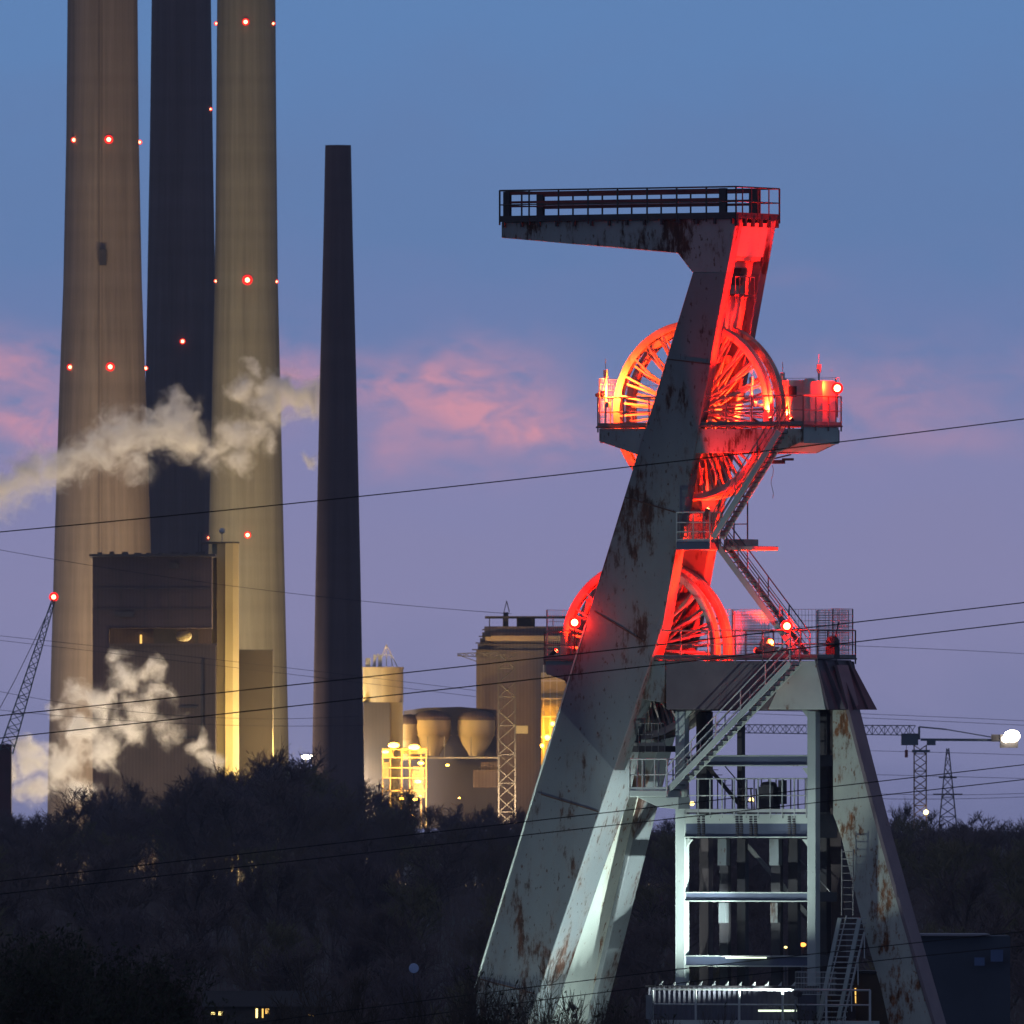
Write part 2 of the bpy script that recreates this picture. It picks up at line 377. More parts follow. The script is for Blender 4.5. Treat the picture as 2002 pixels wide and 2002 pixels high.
# ---------------- winding wheels
def wheel(cx, cz, R=3.75, a0=0.0, lb=None):
    for k, y in enumerate((-.55, .5)):
        m = MB()
        m.lathe((cx, y, cz), [(R, -.21), (R, -.15), (R-.13, -.06), (R-.13, .06), (R, .15), (R, .21), (R-.20, .21), (R-.29, .15), (R-.29, -.15), (R-.20, -.21)], 96, 'Y', True)
        w_ = part(m, 'winding_wheel', WHEEL, label=lb % ('near', 'far')[k], smooth=True)
        m = MB(); ns = 26
        for i in range(ns):
            t = a0+2*math.pi*(i+.5*k)/ns
            for sgn in (-1, 1):
                dt = .045*sgn; d = Vector((math.cos(t+dt), 0, math.sin(t+dt))); dd = Vector((math.cos(t), 0, math.sin(t)))
                p = Vector((cx, y+.30*sgn, cz)) + dd*.5; q = Vector((cx, y+.12*sgn, cz)) + d*(R-.285)
                tan = Vector((-math.sin(t), 0, math.cos(t)))
                m.bar(p, q, .05, .085, tan)
        part(m, 'spokes', WHEEL, w_)
        m = MB(); m.lathe((cx, y, cz), [(0, -.42), (.28, -.42), (.3, -.34), (.62, -.33), (.66, -.22), (.66, .22), (.62, .33), (.3, .34), (.28, .42), (0, .42)], 32, 'Y')
        part(m, 'hub', WHEEL, w_, smooth=True)
cz1 = EYE+(HZ-803)*900/F2; wheel(0, cz1, a0=.1, lb='%s wheel of the upper pair')
cx2 = X(1264.5, 0); cz2 = EYE+(HZ-1271)*(900-cx2*S30)/F2; wheel(cx2, cz2, a0=.25, lb='%s wheel of the lower pair')
for cx, cz in ((0, cz1), (cx2, cz2)):
    m = MB(); m.tube((cx, -1.6, cz), (cx, 1.6, cz), .16, 16)
    for y in (-1.35, -.02, 1.3): m.box((cx, y, cz-.25), (.7, .22, .9))
    part(m, 'wheel_axle', PAINT)
# braces under wheel pairs between the legs
for v in (700, 905, 1010, 1150):
    m = MB(); z = at(uR(v), v, -1.7).z; x = X(uR(v)-22, -1.7)
    m.bb((x-.5, -1.13, z-.16), (x-.1, 1.13, z+.16)); part(m, 'cross_beam', PAINT)
# ---------------- decks
def fence(mb, pts, h, step=.16, rows=8, r=.009):
    up = Vector((0, 0, 1))
    for a, b in zip(pts, pts[1:]):
        a, b = Vector(a), Vector(b); L = (b-a).length; n = int(L/step)
        for i in range(n+1): p = a+(b-a)*i/n; mb.tube(p+up*.1, p+up*h, r, 3)
        for k in range(rows+1): q = .1+(h-.1)*k/rows; mb.tube(a+up*q, b+up*q, r*1.15, 3)
        for i in range(int(L/2.4)+1):
            p = a+(b-a)*min(1, i*2.4/L); mb.bar(p, p+up*h, .05, .05, (1, 0, 0))
    return mb
# upper wheel deck
yA, yB = -1.62, 1.62
def fascia(pts, y, th, name, m_, parent, label=None):
    mb = MB(); P = [at(u, v, yA) for u, v in pts]; mb.prism([(p.x, y, p.z) for p in P], (0, th, 0)); return bevel(part(mb, name, m_, parent, label), .02)
f1 = [(1171, 838), (1568, 838), (1568, 863), (1523, 884), (1244, 888), (1171, 863)]
P1 = [at(u, v, yA) for u, v in f1]; z1 = P1[0].z+.02; xa, xb = P1[0].x, P1[1].x
m = MB(); m.bb((xa-.08, yA-.06, z1), (-4.05, yB+.06, z1+.07)); m.bb((3.95, yA-.06, z1), (xb+.1, yB+.06, z1+.07)); m.bb((-4.05, yA-.06, z1), (3.95, -1.2, z1+.07)); m.bb((-4.05, 1.15, z1), (3.95, yB+.06, z1+.07))
d1 = part(m, 'upper_wheel_deck', GRAT, label='deck round the upper wheels glowing red')
for y, th in ((yA, .12), (yB-.12, .12)): fascia(f1, y, th, 'edge_girder', PAINT_R if y < 0 else PAINT, d1)
m = MB(); m.bb((xb-.12, yA+.125, at(1568, 866, yA).z), (xb+.012, yB-.125, z1-.01)); part(m, 'end_girder', PALE, d1); m = MB(); m.bb((xa-.012, yA+.125, at(1171, 866, yA).z), (xa+.1, yB-.125, z1-.01)); part(m, 'end_girder', PALE, d1); m = MB()
ps = [(P1[2].x, P1[2].z), (P1[3].x, P1[3].z)]
m.prism([(P1[2].x, yA+.125, P1[2].z+.02), (P1[3].x, yA+.125, P1[3].z+.02), (P1[3].x, yA+.125, P1[3].z+.06), (P1[2].x, yA+.125, P1[2].z+.06)], (0, yB-yA-.25, 0))
part(m, 'deck_soffit', PALE, d1)
zz = z1+.07
m = MB(); railing(m, [(xa-.05, yA, zz), (xb+.06, yA, zz), (xb+.06, yB, zz), (xa-.05, yB, zz), (xa-.05, yA, zz)], 1.2, 1.25, (.5,), .03); part(m, 'guard_rail', RAIL, d1)
m = MB(); fence(m, [(xa-.02, yA+.1, zz), (xa-.02, yB-.05, zz), (xb, yB-.05, zz)], 2.0); part(m, 'mesh_fence', RAILP, d1)
m = MB(); xc = X(1535, 1.2)
m.bb((xc-.1, .9, zz), (xc+1.1, 1.35, zz+1.9)); m.bb((xc+1.75, .2, zz), (xc+2.35, 1.3, zz+1.85)); 
part(m, 'switch_cabinet', CAB, d1)
m = MB(); m.lathe((xc+1.4, .8, zz), [(0, 0), (.27, 0), (.27, 1.85), (.2, 1.95), (0, 1.97)], 20); part(m, 'pressure_tank', CAB, d1, smooth=True)
m = MB(); m.bb((xc+.35, .86, zz+1.2), (xc+.72, .897, zz+1.65)); part(m, 'cabinet_window', DARK, d1)
def signal_mast(u, y, base, top, deckp):
    x = X(u, y); m = MB(); m.tube((x, y, base), (x, y, top-.5), .045, 8); m.box((x, y, top-.6), (.14, .14, .34)); m.tube((x, y, top-.4), (x, y, top), .015, 5); m.box((x+.12, y, base+.9), (.16, .2, .22))
    part(m, 'signal_mast', CAB, deckp)
signal_mast(1184, -1.5, zz, at(1184, 703, -1.5).z, d1); signal_mast(1601, .9, zz, at(1601, 692, .9).z, d1); signal_mast(1469, -.98, zz, at(1469, 716, -1.5).z, d1); signal_mast(1530, 1.5, zz, at(1530, 708, 1.5).z, d1)
def floodlamp(p, aim, parent, m_=None, r=.17, brk=.5, label=None):
    p = Vector(p); a = Vector(aim).normalized(); mb = MB()
    q = a.to_track_quat('Z', 'Y'); 
    prof = [(0, -.32), (r*.6, -.3), (r*1.15, 0), (r*1.15, .05), (r*.95, .05), (r*.95, -.02), (0, -.02)]
    n = 16; vs = []; 
    for i in range(n):
        t = 2*math.pi*i/n
        for rr, h in prof: vs.append(p + q @ Vector((rr*math.cos(t), rr*math.sin(t), h)))
    k = len(prof); mb.add(vs, [(i*k+j, ((i+1) % n)*k+j, ((i+1) % n)*k+j+1, i*k+j+1) for i in range(n) for j in range(k-1)])
    mb.bar(p-a*.12-Vector((0, 0, .1)), p-a*.12-Vector((0, 0, brk)), .05, .05, (1, 0, 0))
    o = part(mb, 'floodlight', DARK, parent, label)
    l = MB(); l.ball(p+a*.06, r*.7, 8); lg = part(l, 'lamp_bulb', m_ or E_RED, o, smooth=True)
    l = MB(); vs = []
    for i in range(n):
        t = 2*math.pi*i/n
        for rr, h in ((r*1.25, .06), (r*1.25, .1), (r*.72, .12), (r*.72, .07)): vs.append(p + q @ Vector((rr*math.cos(t), rr*math.sin(t), h)))
    l.add(vs, [(i*4+j, ((i+1) % n)*4+j, ((i+1) % n)*4+(j+1) % 4, i*4+(j+1) % 4) for i in range(n) for j in range(4)])
    part(l, 'glare_ring', E_GLARE, o)  # glare of the lamp shaped as a glowing ring
    return o
CAMDIR = Vector((-HO.x, -HO.y, 0)).normalized(); CL = Vector((CAMDIR.x*C30-CAMDIR.y*S30, CAMDIR.x*S30+CAMDIR.y*C30, 0))
# ---------------- lower wheel deck
yA2, yB2 = -1.62, 1.62
f2a = [(1067, 1292), (1300, 1292), (1300, 1375), (1110, 1340), (1105, 1331), (1067, 1317)]
f2b = [(1302, 1292), (1596, 1292), (1614, 1387), (1302, 1387)]
pa = at(1067, 1292, yA2); pb = at(1596, 1292, yA2); z2 = pa.z+.02
m = MB(); xm0, xm1 = cx2-4.05, cx2+4.05
m.bb((pa.x-.08, yA2-.06, z2), (max(xm0, pa.x), yB2+.06, z2+.07)) if xm0 > pa.x else None
m.bb((xm1, yA2-.06, z2), (pb.x+.1, yB2+.06, z2+.07)); m.bb((max(xm0, pa.x-.08), yA2-.06, z2), (xm1, -1.2, z2+.07)); m.bb((max(xm0, pa.x-.08), 1.15, z2), (xm1, yB2+.06, z2+.07))
d2 = part(m, 'lower_wheel_deck', GRAT, label='deck round the lower wheels with red lamps')
fascia(f2a, yA2, .12, 'edge_girder', PAINT, d2); fascia(f2a, yB2-.12, .12, 'edge_girder', PAINT, d2)
fascia([(1302, 1292), (1545, 1292), (1500, 1387), (1302, 1387)], yA2, .12, 'edge_girder', mat('girder_stair_shade', (.13, .115, .13), (.10, .085, .10), .8, .6, extra=rusty(.03)), d2, 'girder web behind the lower stair with shade painted into its colour')  # stair shade on this half of the girder is put into its colour
fascia([(1546, 1292), (1596, 1292), (1614, 1387), (1501, 1387)], yA2, .12, 'edge_girder', PALE, d2, 'end of the deep girder coloured pale where the floodlight falls')  # other half of the girder, floodlight put into its pale colour
fascia(f2b, yB2-.12, .12, 'edge_girder', DARK, d2)
zb2 = at(1616, 1387, yA2).z
m = MB(); m.prism([(pb.x+.01, yA2+.0, z2-.02), (pb.x+.01, yB2-.3, z2-.02), (pb.x+1.05, yB2+.1, zb2), (pb.x+.8, yA2+.2, zb2), (pb.x+.62, yA2-.02, zb2)], (-.1, 0, 0))
for y in (-1.1, -.1, .9): m.prism([(pb.x+.02, y, z2-.04), (pb.x+.14, y, z2-.04), (pb.x+1.1, y, zb2), (pb.x+.75, y, zb2)], (0, .06, 0))
part(m, 'end_girder', mat('end_steel_shade', (.10, .09, .11), (.07, .06, .08), 1, .6), d2)  # shade of the end face turned from the floods put into its colour
m = MB(); m.bb((X(1302, yA2), yA2+.125, zb2-.03), (pb.x, yB2-.125, zb2+.03)); m.bb((pa.x-.012, yA2+.125, z2-.6), (pa.x+.1, yB2-.125, z2-.02)); part(m, 'deck_soffit', DARK, d2)
zz2 = z2+.07
m = MB(); railing(m, [(pa.x-.05, yA2, zz2), (pb.x+.06, yA2, zz2), (pb.x+.06, yB2, zz2), (pa.x-.05, yB2, zz2), (pa.x-.05, yA2, zz2)], 1.15, 1.35, (.5,), .03); part(m, 'guard_rail', RAIL, d2)
m = MB(); fence(m, [(pa.x, yA2+.1, zz2), (pa.x, yB2-.05, zz2), (pb.x-.05, yB2-.05, zz2), (pb.x-.05, -.2, zz2)], 2.05); part(m, 'mesh_fence', RAILP, d2)
xq = X(1440, 1.2); m = MB(); fence(m, [(xq-.1, 1.2, zz2), (xq+1.6, 1.2, zz2)], 1.95, .07, 16, .012); part(m, 'mesh_fence', RAILP, d2); m = MB(); fence(m, [(pb.x-1.6, 1.3, zz2), (pb.x-.1, 1.3, zz2)], 2.0, .06, 18, .012); part(m, 'mesh_fence', RAILP, d2)
m = MB(); xq = X(1495, 0); m.ball((xq, .2, zz2+.55), .33, 8); m.box((xq, .2, zz2+.25), (.9, .5, .45)); m.box((xq+.85, .1, zz2+.22), (.6, .5, .4)); part(m, 'hoist_motor', WHEEL, d2, smooth=True)
m = MB(); xq = X(1628, 0); m.ball((xq, 0, zz2+.62), .3, 8); m.box((xq, 0, zz2+.22), (.45, .4, .5)); m.tube((xq+.1, 0, zz2+.8), (xq+.3, 0, zz2+1.5), .03); part(m, 'winch', DARK, d2, smooth=True)
# ---------------- stairs
def stair(p, q, parent_name, y0, y1, mstr, lab, rail_h=1.05, st=.26, m_r=None):
    p, q = Vector(p), Vector(q)
    a = [Vector((p.x, y, p.z)) for y in (y0, y1)]; b = [Vector((q.x, y, q.z)) for y in (y0, y1)]
    m = MB()
    for s1, s2 in zip(a, b): m.bar(s1, s2, .05, st)
    o = bevel(part(m, 'stair', mstr, label=lab), .01)
    m = MB(); n = max(3, int(abs(p.z-q.z)/.2))
    for i in range(n):
        c = a[0]+(b[0]-a[0])*(i+.5)/n; m.bb((c.x-.12, y0+.03, c.z-.02), (c.x+.12, y1-.03, c.z+.02))
    part(m, 'tread', GRAT, o)
    m = MB(); up = Vector((0, 0, 1))
    for s1, s2 in zip(a, b):
        for h in (rail_h, rail_h*.66, rail_h*.33): m.tube(s1+up*h, s2+up*h, .028 if h == rail_h else .018, 6)
        k = max(2, round((s2-s1).length/1.7))
        for i in range(k+1): c = s1+(s2-s1)*i/k; m.bar(c, c+up*rail_h, .04, .04, (1, 0, 0))
    part(m, 'handrail', m_r or RAIL, o)
    return o
sA = stair(at(1526, 842, -2.1), at(1396, 1052, -2.1), 'a', -2.2, -1.45, PAINT_C, 'upper stair falling from the upper wheel deck to the small landing', m_r=RAIL)
sB = stair(at(1400, 1066, -1.5), at(1563, 1286, -1.5), 'b', -1.4, -.6, PAINT_C, 'middle stair falling from the small landing to the lower wheel deck')
sC = stair(at(1548, 1296, -2.5), at(1306, 1549, -2.5), 'c', -2.65, -1.85, PALE, 'lower stair falling from the lower wheel deck to the left landing', m_r=RAILP)
# small landing between stair a and b
pL = at(1323, 1060, -2.2); pR = at(1388, 1060, -2.2)
m = MB(); m.bb((pL.x, -2.25, pL.z-.32), (pR.x, -1.25, pL.z)); pL_z = pL.z; L1 = bevel(part(m, 'stair_landing', BLUEG, label='small landing half way between the two wheel decks'), .02)
m = MB(); railing(m, [(pL.x, -2.2, pL.z), (pR.x, -2.2, pL.z)], 1.25, .75, (.35, .66), .03); railing(m, [(pL.x, -1.3, pL.z), (pR.x, -1.3, pL.z)], 1.25, .75, (.35, .66), .03); part(m, 'guard_rail', RAILP, L1)
m = MB(); fence(m, [(pL.x+.05, -2.15, pL.z), (pR.x-.05, -2.15, pL.z)], 1.25, .1, 8); part(m, 'mesh_fence', RAIL, L1)
pL = at(1400, 1066, -.5); pR = at(1490, 1066, -.5)
m = MB(); m.bb((pL.x-.3, -1.3, pL.z-.22), (pR.x, .9, pL.z-.05)); m.bb((pL.x+.3, -.4, pL.z-.05), (pR.x-.9, .8, pL.z+.25)); L1b = bevel(part(m, 'stair_landing', WHEEL, label='red lit bracket platform beside the small landing'), .02)
m = MB(); railing(m, [(pL.x+.1, .85, pL.z), (pL.x+.75, .85, pL.z)], 1.8, .6, (.5,), .03); part(m, 'guard_rail', RAIL, L1b)
# landing at the foot of stair c
pL = at(1240, 1545, -2.6); pR = at(1312, 1545, -2.6)
m = MB(); m.bb((pL.x, -3.0, pL.z-.28), (pR.x, -1.7, pL.z)); m.prism([(pL.x+.3, -2.9, pL.z-.285), (X(1340, -2.3), -2.9, pL.z-.285), (X(1340, -2.3), -2.9, pL.z-.8), (pR.x-.4, -2.9, pL.z-.72)], (0, 1.0, 0))
L2 = bevel(part(m, 'stair_landing', PALE, label='pale landing beside the near leg with a railing'), .02)
m = MB(); railing(m, [(pL.x, -2.95, pL.z), (pR.x, -2.95, pL.z)], 1.3, .55, (.5,), .03); railing(m, [(pL.x, -2.95, pL.z), (pL.x, -1.75, pL.z), (pR.x+.3, -1.75, pL.z)], 1.3, .6, (.5,), .03); part(m, 'guard_rail', RAILP, L2)
z_m = at(1240, 1470, -1.2).z
m = MB(); m.bb((X(1236, -1.2), -1.2, z_m), (X(1300, -1.2), .8, z_m+.25)); L3 = part(m, 'stair_landing', DARK, label='dark inner landing above the pale one')
m = MB(); railing(m, [(X(1236, -1.2), -1.2, z_m+.25), (X(1300, -1.2), -1.2, z_m+.25)], .95, .3, (.5,), .02); part(m, 'guard_rail', RAIL, L3)
# ---------------- web plate between the legs (hoist side) below the lower deck
secs = []
def xz(v, rec):
    s_ = legsec(v, -1, 1); return s_[1][0]-rec, s_[1][2]
m = MB(); vv = [1548, 1600, 1700, 1850, 2002, 2300]
L = [xz(v, .22) for v in vv]
ysF = lambda v: (-half(xz(v, 0)[1])+interp(BW_F, v)); ysR = lambda v: (half(xz(v, 0)[1])-interp(BW_R, v))
for i in range(len(vv)-1):
    (xa_, za_), (xb_, zb_) = L[i], L[i+1]
    m.loft([[(xb_-.08, ysF(vv[i+1]), zb_), (xb_, ysF(vv[i+1]), zb_), (xb_, ysR(vv[i+1]), zb_), (xb_-.08, ysR(vv[i+1]), zb_)],
            [(xa_-.08, ysF(vv[i]), za_), (xa_, ysF(vv[i]), za_), (xa_, ysR(vv[i]), za_), (xa_-.08, ysR(vv[i]), za_)]])
part(m, 'portal_plate', PALE_R, label='pale plate between the two legs')
# arched doubler
m = MB(); 
x0_, z0_ = xz(1720, .18)
vs2 = [1700, 1740, 1790, 1850, 2002, 2300]
for i in range(len(vs2)-1):
    q = []
    for v in (vs2[i+1], vs2[i]):
        x_, z_ = xz(v, .17); a_ = ysF(v); b_ = ysR(v); t = max(0, min(1, (v-1690)/190)); b2 = a_ + (b_-a_)*(.28+.72*t**1.4) 
        q.append([(x_-.04, a_, z_), (x_, a_, z_), (x_, b2, z_), (x_-.04, b2, z_)])
    m.loft(q)
part(m, 'gusset_plate', PALE)
# ---------------- right strut
def strut_sec(v, ul, ur):
    z = at(ur, v, -.43).z; return [(X(ul, -.43), -.43, z), (X(ur, -.43), -.43, z), (X(ur, -.43)+.0, .43, z), (X(ul, -.43), .43, z)]
SS = [(2500, 1870, 1960), (2002, 1738, 1823), (1931, 1722, 1800), (1830, 1692, 1772), (1720, 1665, 1741), (1634, 1644, 1718), (1593, 1629, 1707), (1500, 1628.5, 1683), (1391, 1628, 1655), (1388, 1628, 1654)]
m = MB(); m.loft([strut_sec(*s_) for s_ in SS]); part(m, 'back_strut', PALE_R, label='pale rusty back strut on the right')
m = MB()
SF = [(2500, 1960), (2002, 1823), (1800, 1764), (1634, 1718), (1500, 1683), (1391, 1655), (1300, 1631)]
m.loft([[(X(u, -.43)+.005, -.47, at(u, v, -.43).z), (X(u, -.43)+.16, -.47, at(u, v, -.43).z), (X(u, -.43)+.16, .47, at(u, v, -.43).z), (X(u, -.43)+.005, .47, at(u, v, -.43).z)] for v, u in SF])
part(m, 'strut_flange', mat('flange_mauve_shade', (.19, .155, .17), (.15, .12, .14), 1, .6, extra=rusty(.0)))  # mauve holds the shade of the strut's unlit outer side
m = MB(); m.prism([at(1584, 1388, 1.0), at(1616, 1388, 1.0), at(1616, 1600, 1.0), at(1600, 1520, 1.0)], (0, .3, 0))
m.loft([[(X(u0, 1.0), 1.0, at(u0, v, 1).z), (X(u1, 1.0), 1.0, at(u0, v, 1).z), (X(u1, 1.0), 1.6, at(u0, v, 1).z), (X(u0, 1.0), 1.6, at(u0, v, 1).z)] for v, u0, u1 in ((2300, 1640, 1690), (2002, 1628, 1660), (1700, 1625, 1648), (1388, 1600, 1628))])
part(m, 'inner_column', mat('column_brown_dark', (.075, .055, .06), (.05, .04, .045), 1, .7))
# zigzag stair at the bottom right
m = MB(); q0 = at(1668, 1795, -1.6); q1 = at(1625, 2002, -1.6)
for i in range(26):
    t = i/25; c = q0+(q1-q0)*t*1.3; m.bb((c.x-.45, -1.9, c.z-.02), (c.x+.45, -1.2, c.z+.02))
lo = part(m, 'ladder_stair', RAILP, label='steep stair beside the back strut')
m = MB()
for dx in (-.47, .47): m.bar(q0+Vector((dx, -.3, 0)), q0+(q1-q0)*1.3+Vector((dx, -.3, 0)), .06, .18)
part(m, 'stringer', PAINT_C, lo)
m = MB(); m.tube(at(1690, 1822, -1.9), at(1640, 2030, -1.9), .045); m.tube(at(1655, 1790, -1.9), at(1603, 2002, -1.9), .03)
for t in (0, .25, .5, .75, 1): c = at(1690-50*t, 1822+208*t, -1.9); m.tube(c, c-Vector((0, 0, 1.1)), .025)
part(m, 'handrail', RAILP, lo)
m = MB()
for k in range(9):
    v = 1665+k*14; m.tube(at(1646, v, -1.2), at(1668, v, -1.2), .02, 5)
for u in (1646, 1668): m.tube(at(u, 1660, -1.2), at(u, 1790, -1.2), .03, 5)
part(m, 'cage_ladder', RAIL)
# kite hook / snagged tackle hanging under the deck
m = MB(); c = at(1522, 903, -.5); m.box(c, (.5, .25, .16)); m.box(c+Vector((.45, 0, .1)), (.5, .12, .1)); m.tube(c+Vector((-.4, 0, .1)), c+Vector((.6, 0, .3)), .03)
tb = part(m, 'trolley_hook', DARK, d1); m = MB(); pts = [c+Vector((-.3+.06*math.sin(k*1.3), 0, -.12-.2*k)) for k in range(8)]; m.path(pts, .012, 4); part(m, 'dangling_cord', RAIL, tb)

# ---------------- red floodlights
zf = zz
fl = [((X(1178, -1.4), -1.4, zz+1.35), (1, .3, .15)), ((X(1637, .3), .3, at(1637, 759, .3).z), CL), ((X(1128, -1.7), -1.9, at(1134, 1217, -1.9).z), CL), ((X(1542, -1.3), -1.45, at(1542, 1224, -1.5).z), CL)]
lbs = ['dazzling red floodlight at the left of the upper wheel deck', 'red floodlight at the right end of the upper wheel deck', 'red floodlight in front of the lower wheel', 'red floodlight at the foot of the middle stair']
for (p, a), lb, pr in zip(fl, lbs, (d1, d1, d2, d2)): floodlamp(p, a, pr, r=(.2 if lb[0] == 'r' else .12), brk=1.2, label=lb)
K = 1.0
point(H, Vector(fl[0][0])+Vector((.45, -.1, .1)), (1, .06, .006), 3400*K)
point(H, Vector(fl[1][0])+Vector((-.45, -.1, .1)), RED, 1300*K)
point(H, Vector(fl[2][0])+CL*.3, RED, 130*K)
point(H, Vector(fl[3][0])+CL*.3, RED, 700*K)
m_b = MB()
def uplight(p, aim, power, ang, pr, col=RED):
    floodlamp(p, aim, pr, r=.09, brk=.3, m_=E_RED, label='small red uplight')
    spot(H, Vector(p)+Vector(aim).normalized()*.25, Vector(p)+Vector(aim), col, power, ang, .5, .08)
uplight((3.9, -.9, zz+.25), (-2.2, .6, 6), 42000, 75, d1, (1, .006, .001))
uplight((3.9, .9, zz+.25), (-2.6, -.6, 3.6), 26000, 100, d1)
uplight((X(1480, -1.1), -1.1, zz2+.3), (-4.5, .6, 1.2), 9000, 95, d2)
uplight((X(1525, .1), .1, zz2+.3), (-4.2, -.3, 6.5), 26000, 85, d2, (1, .02, .002))
uplight((X(1085, -1.3), -1.3, zz2+.3), (2, .6, 1.6), 4000, 110, d2)
uplight((X(1345, -.2), -.9, at(1345, 1060, -1).z+.1), (.3, .3, 3), 12000, 120, L1)
uplight((X(1470, 1.2), 1.3, zz+.25), (-3, -1.0, 1.2), 7000, 120, d1, (1, .03, .004))
uplight((X(1384, -2.3), -2.32, pL_z+1.35), (.9, .45, 2.4), 3500, 75, L1)  # added lamp, reddens the deck fascia from the landing rail

# ================================================================== GUIDE TOWER (inside the headframe)
G = empty('guide_tower', HO, -math.radians(30)); tag(G, 'square steel guide tower with pale posts and cross beams standing under the lower wheel deck', 'guide tower')
def gp(mb, name, m, parent=None, label=None):
    o = mb.build(name, m, parent or G)
    if label: o['label'] = label
    return o
yf, yr = -1.3, .75
ztop = zb2-.06
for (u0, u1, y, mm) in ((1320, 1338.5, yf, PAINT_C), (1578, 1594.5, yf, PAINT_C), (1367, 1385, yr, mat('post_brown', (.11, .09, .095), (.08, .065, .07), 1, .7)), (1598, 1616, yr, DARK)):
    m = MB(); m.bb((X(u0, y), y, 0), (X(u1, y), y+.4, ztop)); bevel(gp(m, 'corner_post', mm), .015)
m = MB()
for (u0, u1, v0) in ((1441, 1457, 1640), (1541, 1559, 1640), (1441, 1450, 1400)): m.bb((X(u0, .2), .2, 0 if v0 > 1500 else at(u0, 1640, .2).z), (X(u1, .2), .5, at(u0, v0, .2).z))
m.bb((X(1368, .4), .1, at(1368, 1640, .2).z), (X(1388, .4), .5, ztop))
gp(m, 'guide_rail', DARK)
for (u0, u1) in ((1403, 1420), (1504, 1522)):  # paler boxes on the guide posts stand for their lit sections
    m = MB(); za = at(u0, 1640, -.6).z; zb_ = at(u0, 1692, -.6).z; m.bb((X(u0, -.6), -.6, zb_), (X(u1, -.6), -.3, za)); gp(m, 'lit_post_section', PAINT); m = MB(); zc = at(u0, 1765, -.6).z; zd_ = at(u0, 1804, -.6).z; m.bb((X(u0+2, -.6), -.6, zd_), (X(u1-2, -.6), -.3, zc)); gp(m, 'lit_post_section', PAINT)
    m = MB(); m.bb((X(u0, -.5), -.35, 0), (X(u1, -.5), -.1, at(u0, 1640, -.6).z)); gp(m, 'guide_post', DARK)
def beamf(v0, v1, split=None, name='cross_beam'):
    xa_, xb_ = X(1338.5, yf)+.003, X(1578, yf)-.003
    a, b = at(1450, v0, yf).z, at(1450, v1, yf).z
    m = MB(); m.bb((xa_, yf+.12, b+.05), (xa_+(xb_-xa_), yf+.16, a-.05)); o = gp(m, name, BLUEG)  # web shade and flange light of these beams are put into their colours
    m = MB(); m.bb((xa_, yf+.0, a-.05), (xb_, yf+.3, a)); m.bb((xa_, yf+.0, b), (xb_, yf+.3, b+.05))
    if split: 
        s_ = at(1450, split, yf).z; m.bb((xa_, yf+.06, s_), (xb_, yf+.115, a-.052))
    gp(m, 'flange', PALE, o); return o
beamf(1476.6, 1498); bB = beamf(1592, 1638, 1610); beamf(1744, 1763); beamf(1868, 1890)
for v0, v1 in ((1476, 1498), (1592, 1638), (1744, 1763), (1868, 1890)):       # far side and return beams
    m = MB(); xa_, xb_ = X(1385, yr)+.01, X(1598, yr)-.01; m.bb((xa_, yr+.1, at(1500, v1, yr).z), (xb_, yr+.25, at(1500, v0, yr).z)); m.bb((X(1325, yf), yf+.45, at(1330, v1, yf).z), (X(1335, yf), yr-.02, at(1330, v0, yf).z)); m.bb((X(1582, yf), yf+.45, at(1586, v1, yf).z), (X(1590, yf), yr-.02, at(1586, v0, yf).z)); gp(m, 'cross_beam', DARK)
m = MB()
for u in (1366, 1375, 1441, 1449, 1468, 1477, 1543, 1552):
    for k in range(9): c = at(u, 1597+k*4.6, yf+.05); m.box((c.x, c.y, c.z), (.14, .03, .06))
gp(m, 'bolt_plate', DARK, bB)
# deck 3 in the tower
zd3 = at(1450, 1591, yf).z+.005
m = MB(); m.bb((X(1320, yf)+.45, yf+.05, zd3), (X(1578, yf)-.005, yr, zd3+.06)); D3 = gp(m, 'work_deck', GRAT, label='deck with machines half way up the tower')
m = MB(); railing(m, [(X(1341, yf-.0), yf+.02, zd3+.06), (X(1576, yf), yf+.02, zd3+.06)], 1.4, .55, (.5,), .03, True); gp(m, 'guard_rail', RAILP, D3)
m = MB(); railing(m, [(X(1390, yr), yr-.05, zd3+.06), (X(1590, yr), yr-.05, zd3+.06)], 1.4, .35, (.5,), .025, False); gp(m, 'guard_rail', RAIL, D3)
m = MB(); c = at(1503, 1588, -.4); m.box((c.x, -.4, zd3+.6), (.75, .6, 1.05)); m.lathe((c.x, -.4, zd3+1.1), [(.35, 0), (.36, .1), (.25, .22), (0, .25)], 16); m.box((c.x+.6, -.3, zd3+.9), (.25, .3, 1.0)); gp(m, 'winch_motor', DARK, D3)
m = MB(); c = at(1461, 1588, -.4)
for dx in (-.35, .35):
    for dz in (-.2, .25): m.tube((c.x+dx, -.4+dz, zd3+.06), (c.x+dx*.8, -.4+dz, zd3+1.05), .035)
for z in (.5, .75, 1.05): m.tube((c.x-.32, -.5, zd3+z), (c.x+.32, -.5, zd3+z), .03)
gp(m, 'rope_frame', DARK, D3)
m = MB(); m.bar(at(1385, 1500, .1), at(1460, 1590, .1), .05, .16); m.bar(at(1385, 1500, .6), at(1460, 1590, .6), .05, .16)
for k in range(9): c = at(1385+75*(k+.5)/9, 1500+90*(k+.5)/9, .1); m.bb((c.x-.1, .12, c.z-.015), (c.x+.1, .58, c.z+.015))
m.tube(at(1385, 1460, .1), at(1460, 1548, .1), .025); gp(m, 'inner_stair', DARK)
m = MB(); m.bar(at(1450, 1640, .45), at(1580, 1790, .45), .05, .2); m.tube(at(1524, 1640, .4), at(1625, 1745, .4), .03); gp(m, 'inner_stair', RAIL)
